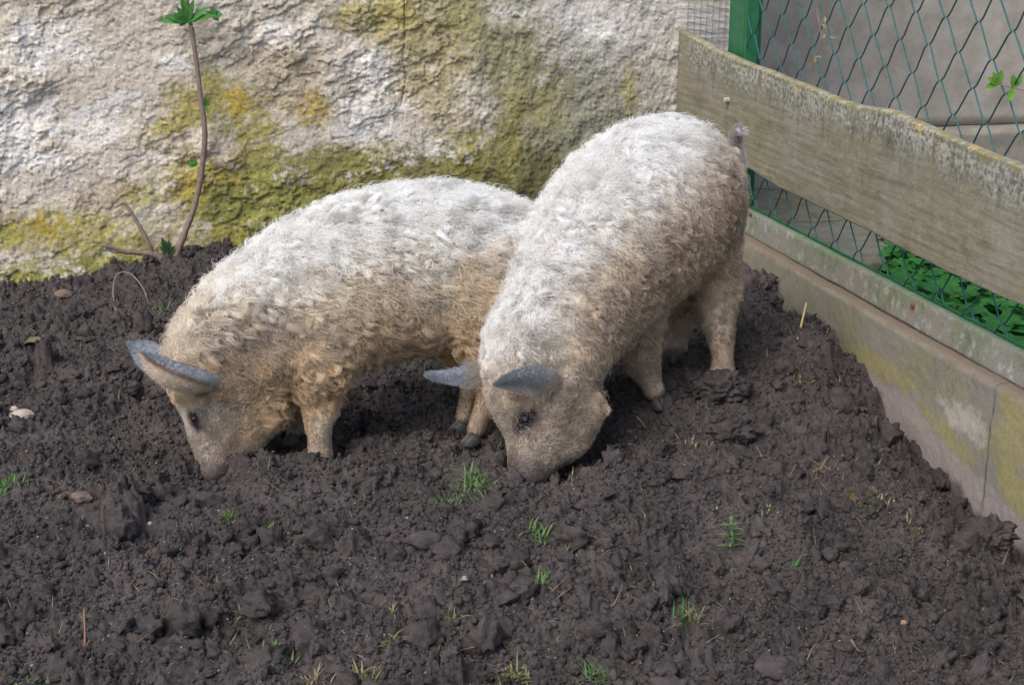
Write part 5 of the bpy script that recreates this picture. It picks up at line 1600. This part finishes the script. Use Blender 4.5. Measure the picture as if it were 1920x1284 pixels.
def colB(P, vi):
    nrm = B.nn[vi]
    n0 = fbm(P * 5, 3, seed=95); n1 = fbm(P * 16, 3, seed=96); n2 = fbm(P * 34, 3, seed=97)
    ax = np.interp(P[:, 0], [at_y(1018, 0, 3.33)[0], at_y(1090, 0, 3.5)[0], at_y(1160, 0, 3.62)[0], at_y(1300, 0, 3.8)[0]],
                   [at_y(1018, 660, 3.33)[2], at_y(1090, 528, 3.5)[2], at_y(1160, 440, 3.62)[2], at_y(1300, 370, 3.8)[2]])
    # distance up and to the left of the spine line (the clean, whitish back)
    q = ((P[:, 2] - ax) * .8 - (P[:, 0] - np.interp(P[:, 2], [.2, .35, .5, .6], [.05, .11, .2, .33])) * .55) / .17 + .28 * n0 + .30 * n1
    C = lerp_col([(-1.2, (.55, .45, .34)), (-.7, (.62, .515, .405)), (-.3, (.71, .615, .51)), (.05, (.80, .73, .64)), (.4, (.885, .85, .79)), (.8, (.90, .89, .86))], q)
    br = np.clip(gauss_px(P, 1350, 330, 3.68, 55) + .8 * gauss_px(P, 1370, 400, 3.68, 50), 0, 1)[:, None] * .5
    C = C * (1 - br) + np.array((.36, .25, .18)) * br
    grey = sstep(.08, .35, n2 + .4 * n1) * (1 - sstep(.35, .8, q))
    C = C * (1 - .38 * grey[:, None]) + np.array((.33, .30, .285)) * .38 * grey[:, None]
    gn = np.clip(gauss_px(P, 1000, 640, 3.2, 60) + .8 * gauss_px(P, 1000, 690, 3.18, 50) + .6 * gauss_px(P, 1060, 510, 3.3, 50), 0, 1)[:, None] * sstep(-.3, .2, n1)[:, None]
    C = C * (1 - .55 * gn) + np.array((.33, .30, .275)) * .55 * gn
    h = sstep(.05, .35, B.ht[vi])[:, None]
    hc = lerp_col([(-.4, (.42, .37, .32)), (0, (.57, .50, .42)), (.4, (.67, .61, .53))], n1 + n0)
    tn = np.clip(gauss_px(P, 985, 748, 3.16, 50) + .7 * gauss_px(P, 1090, 800, 3.2, 60), 0, 1)[:, None]
    hc = hc * (1 - .5 * tn) + np.array((.44, .30, .185)) * .5 * tn
    sn = sstep(.75, 1, B.ht[vi])[:, None]; hc = hc * (1 - sn) + np.array((.23, .19, .165)) * sn
    C = C * (1 - h) + hc * h
    ey = np.clip(gauss_px(P, 985, 788, 3.15, 17, B) * 1.7 + gauss_px(P, 971, 806, 3.15, 12, B) * 1.1 + gauss_px(P, 1000, 776, 3.15, 11, B) * .9, 0, 1)[:, None]
    C = C * (1 - ey) + np.array((.035, .035, .045)) * ey
    l = sstep(.2, .5, B.lt[vi])[:, None]
    lc = lerp_col([(-.3, (.34, .26, .19)), (0, (.44, .36, .28)), (.35, (.53, .48, .41))], n1 + .5 * n0)
    return C * (1 - l) + lc * l
B.dens = np.interp(B.ht, [0, .1, .4, .8, 1], [1, 1.4, 1.6, 1.4, .6]) * np.interp(B.lt, [0, .3, .6, .95, 1], [1, 1, 1.0, .7, .1])
B.cm = 1 - .9 * sstep(.05, .35, B.ht) - .8 * sstep(.3, .55, B.lt) * (B.ht < .05)
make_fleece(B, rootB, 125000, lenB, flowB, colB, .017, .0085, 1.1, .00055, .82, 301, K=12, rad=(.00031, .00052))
make_fleece(B, rootB, 55000, lambda P, vi: lenB(P, vi) * .5, flowB, colB, .010, .004, 1.3, .0010, .2, 302, K=8, name='underwool', rad=(.00035, .00055))
eye_parts(B, rootB, 985, 787, .0095)

# ears
EO = np.array((0.16, 0.165, 0.185)); EI = np.array((0.30, 0.215, 0.155)); EB = np.array((0.22, 0.24, 0.275))
def Pp(L): return [at_y(*q) for q in L]
def plain(c1, c2=None, lo=.85):
    c1 = np.array(c1); c2 = c1 if c2 is None else np.array(c2)
    return lambda W: c1 * (1 - sstep(lo - .15, lo + .1, W[:, 1]))[:, None] + c2 * sstep(lo - .15, lo + .1, W[:, 1])[:, None]
def rolled(W):                    # grey back of the ear rolled over the tan hollow
    w = W[:, 1] + .10 * (1 - W[:, 0])
    a = sstep(.30, .38, w)[:, None]; b = sstep(.40, .58, w)[:, None]
    c = np.array((.21, .225, .25)) * (1 - a) + np.array((.17, .125, .095)) * a
    return c * (1 - b) + np.array((.55, .475, .40)) * b
ear_with_hair(A, rootA, Pp([(440, 716, 3.30), (402, 702, 3.245), (345, 682, 3.22), (300, 668, 3.22), (268, 662, 3.23)]),
              Pp([(364, 740, 3.275), (326, 730, 3.245), (294, 716, 3.23), (276, 692, 3.23), (268, 662, 3.23)]), np.array([.004, -.030, .004]), .36, rolled, EI, 401, np.array([.3, -.6, 1.0]), 7000)
ear_with_hair(A, rootA, Pp([(350, 690, 3.41), (320, 662, 3.41), (282, 640, 3.41), (243, 645, 3.40)]),
              Pp([(318, 716, 3.38), (285, 708, 3.38), (255, 682, 3.39), (243, 645, 3.40)]), np.array([.002, -.008, .012]), .5, plain(EB), EI, 402, np.array([.3, -.2, 1.0]), 3000)
ear_with_hair(B, rootB, Pp([(1060, 712, 3.20), (1030, 692, 3.17), (990, 688, 3.15), (955, 700, 3.125), (929, 722, 3.11)]),
              Pp([(1030, 744, 3.175), (1005, 742, 3.155), (975, 736, 3.14), (948, 730, 3.12), (929, 722, 3.11)]), np.array([.0, -.016, .010]), .45, plain((.19, .20, .22), (.42, .39, .35), .86), EI * .6, 403, np.array([.2, -.5, 1.0]), 6500)
ear_with_hair(B, rootB, Pp([(908, 680, 3.34), (880, 684, 3.33), (840, 694, 3.32), (812, 697, 3.31), (803, 702, 3.31)]),
              Pp([(905, 724, 3.31), (870, 724, 3.31), (840, 719, 3.31), (815, 712, 3.31), (803, 702, 3.31)]), np.array([.0, -.012, .008]), .4, plain((.24, .26, .295), (.33, .34, .36), .95), EB * .7, 404, np.array([.1, -.6, .8]), 5000)

# snouts: a slightly raised rim around the flat rooting disc
def snout(root, c, ax, r):
    ax = np.array(ax, float); ax /= np.linalg.norm(ax); u = np.cross(ax, [0, 1, 0.2]); u /= np.linalg.norm(u); w = np.cross(ax, u)
    prof = [(-.55, .86), (-.25, .98), (.0, 1.08), (.18, 1.08), (.28, .95), (.24, .6), (.22, .0)]
    n = 32; v = []; f = []
    for h, q in prof:
        for j in range(n):
            a_ = 2 * math.pi * j / n; v.append(c + ax * h * r + (math.cos(a_) * u + math.sin(a_) * w * .88) * q * r)
    for i in range(len(prof) - 1):
        for j in range(n): f.append((i * n + j, i * n + (j + 1) % n, (i + 1) * n + (j + 1) % n, (i + 1) * n + j))
    mesh_np('snout', np.array(v), np.array(f), M_SNOUT, root)
snout(rootA, at_y(399, 875, 3.288), (-.2, -.05, -1), 31 * mpp(3.25))
snout(rootB, at_y(996, 876, 3.205), (-.05, -.1, -1), 43 * mpp(3.19))

# hooves
def foot_at(root, px, py, y, fwd, r=.0175, down=.004): hooves(root, at_y(px, py, ground_hit(px, py)[1] - .01), fwd, r, down=down)
foot_at(rootA, 598, 868, 3.255, (-1, -.35), down=.03); foot_at(rootA, 551, 830, 3.42, (-1, -.3))
foot_at(rootA, 887, 830, 3.35, (-1, -.55)); foot_at(rootA, 864, 806, 3.445, (-1, -.4))
foot_at(rootB, 1350, 722, 3.655, (-.6, -.75), down=.02); foot_at(rootB, 1262, 676, 3.83, (-.6, -.75))
foot_at(rootB, 1234, 762, 3.545, (.5, -.75)); foot_at(rootB, 1088, 778, 3.57, (-.6, -.75))

# tail of the right piglet
tp = [at_y(1385, 330, 3.80), at_y(1386, 300, 3.80), at_y(1380, 274, 3.80), at_y(1380, 255, 3.79), at_y(1386, 244, 3.78)]
mb = MB(); C_ = catmull(tp, 5); mb.tube(C_, np.linspace(.016, .010, len(C_)), 10); tl = mb.build('tail', simple_mat('tail_skin', (.24, .22, .22), (.36, .33, .33), 60), rootB, smooth=True)
rng = np.random.default_rng(77); nT = 2600; ti = rng.uniform(0, len(C_) - 1.01, nT); i0 = ti.astype(int); fr = (ti - i0)[:, None]
pc = C_[i0] * (1 - fr) + C_[i0 + 1] * fr; tg = C_[i0 + 1] - C_[i0]; tg /= np.linalg.norm(tg, axis=1)[:, None]
nr = rng.normal(size=(nT, 3)); nr -= (nr * tg).sum(1)[:, None] * tg; nr /= np.linalg.norm(nr, axis=1)[:, None]
K = 6; t = np.linspace(0, 1, K)[None, :, None]; L = rng.uniform(.010, .026, nT)[:, None, None]
ST = pc[:, None] + nr[:, None] * (.012 + L * .35 * t) + tg[:, None] * L * t * .9 + np.array([0, 0, -.3]) * L * t * t
hair_object('tail_hair', ST, np.repeat((np.array((.60, .56, .55)) * rng.uniform(.6, 1.4, (nT, 1)))[:, None], K, 1), rng.uniform(.0002, .0004, nT), None, M_FUR, rootB)
bpy.context.view_layer.update()
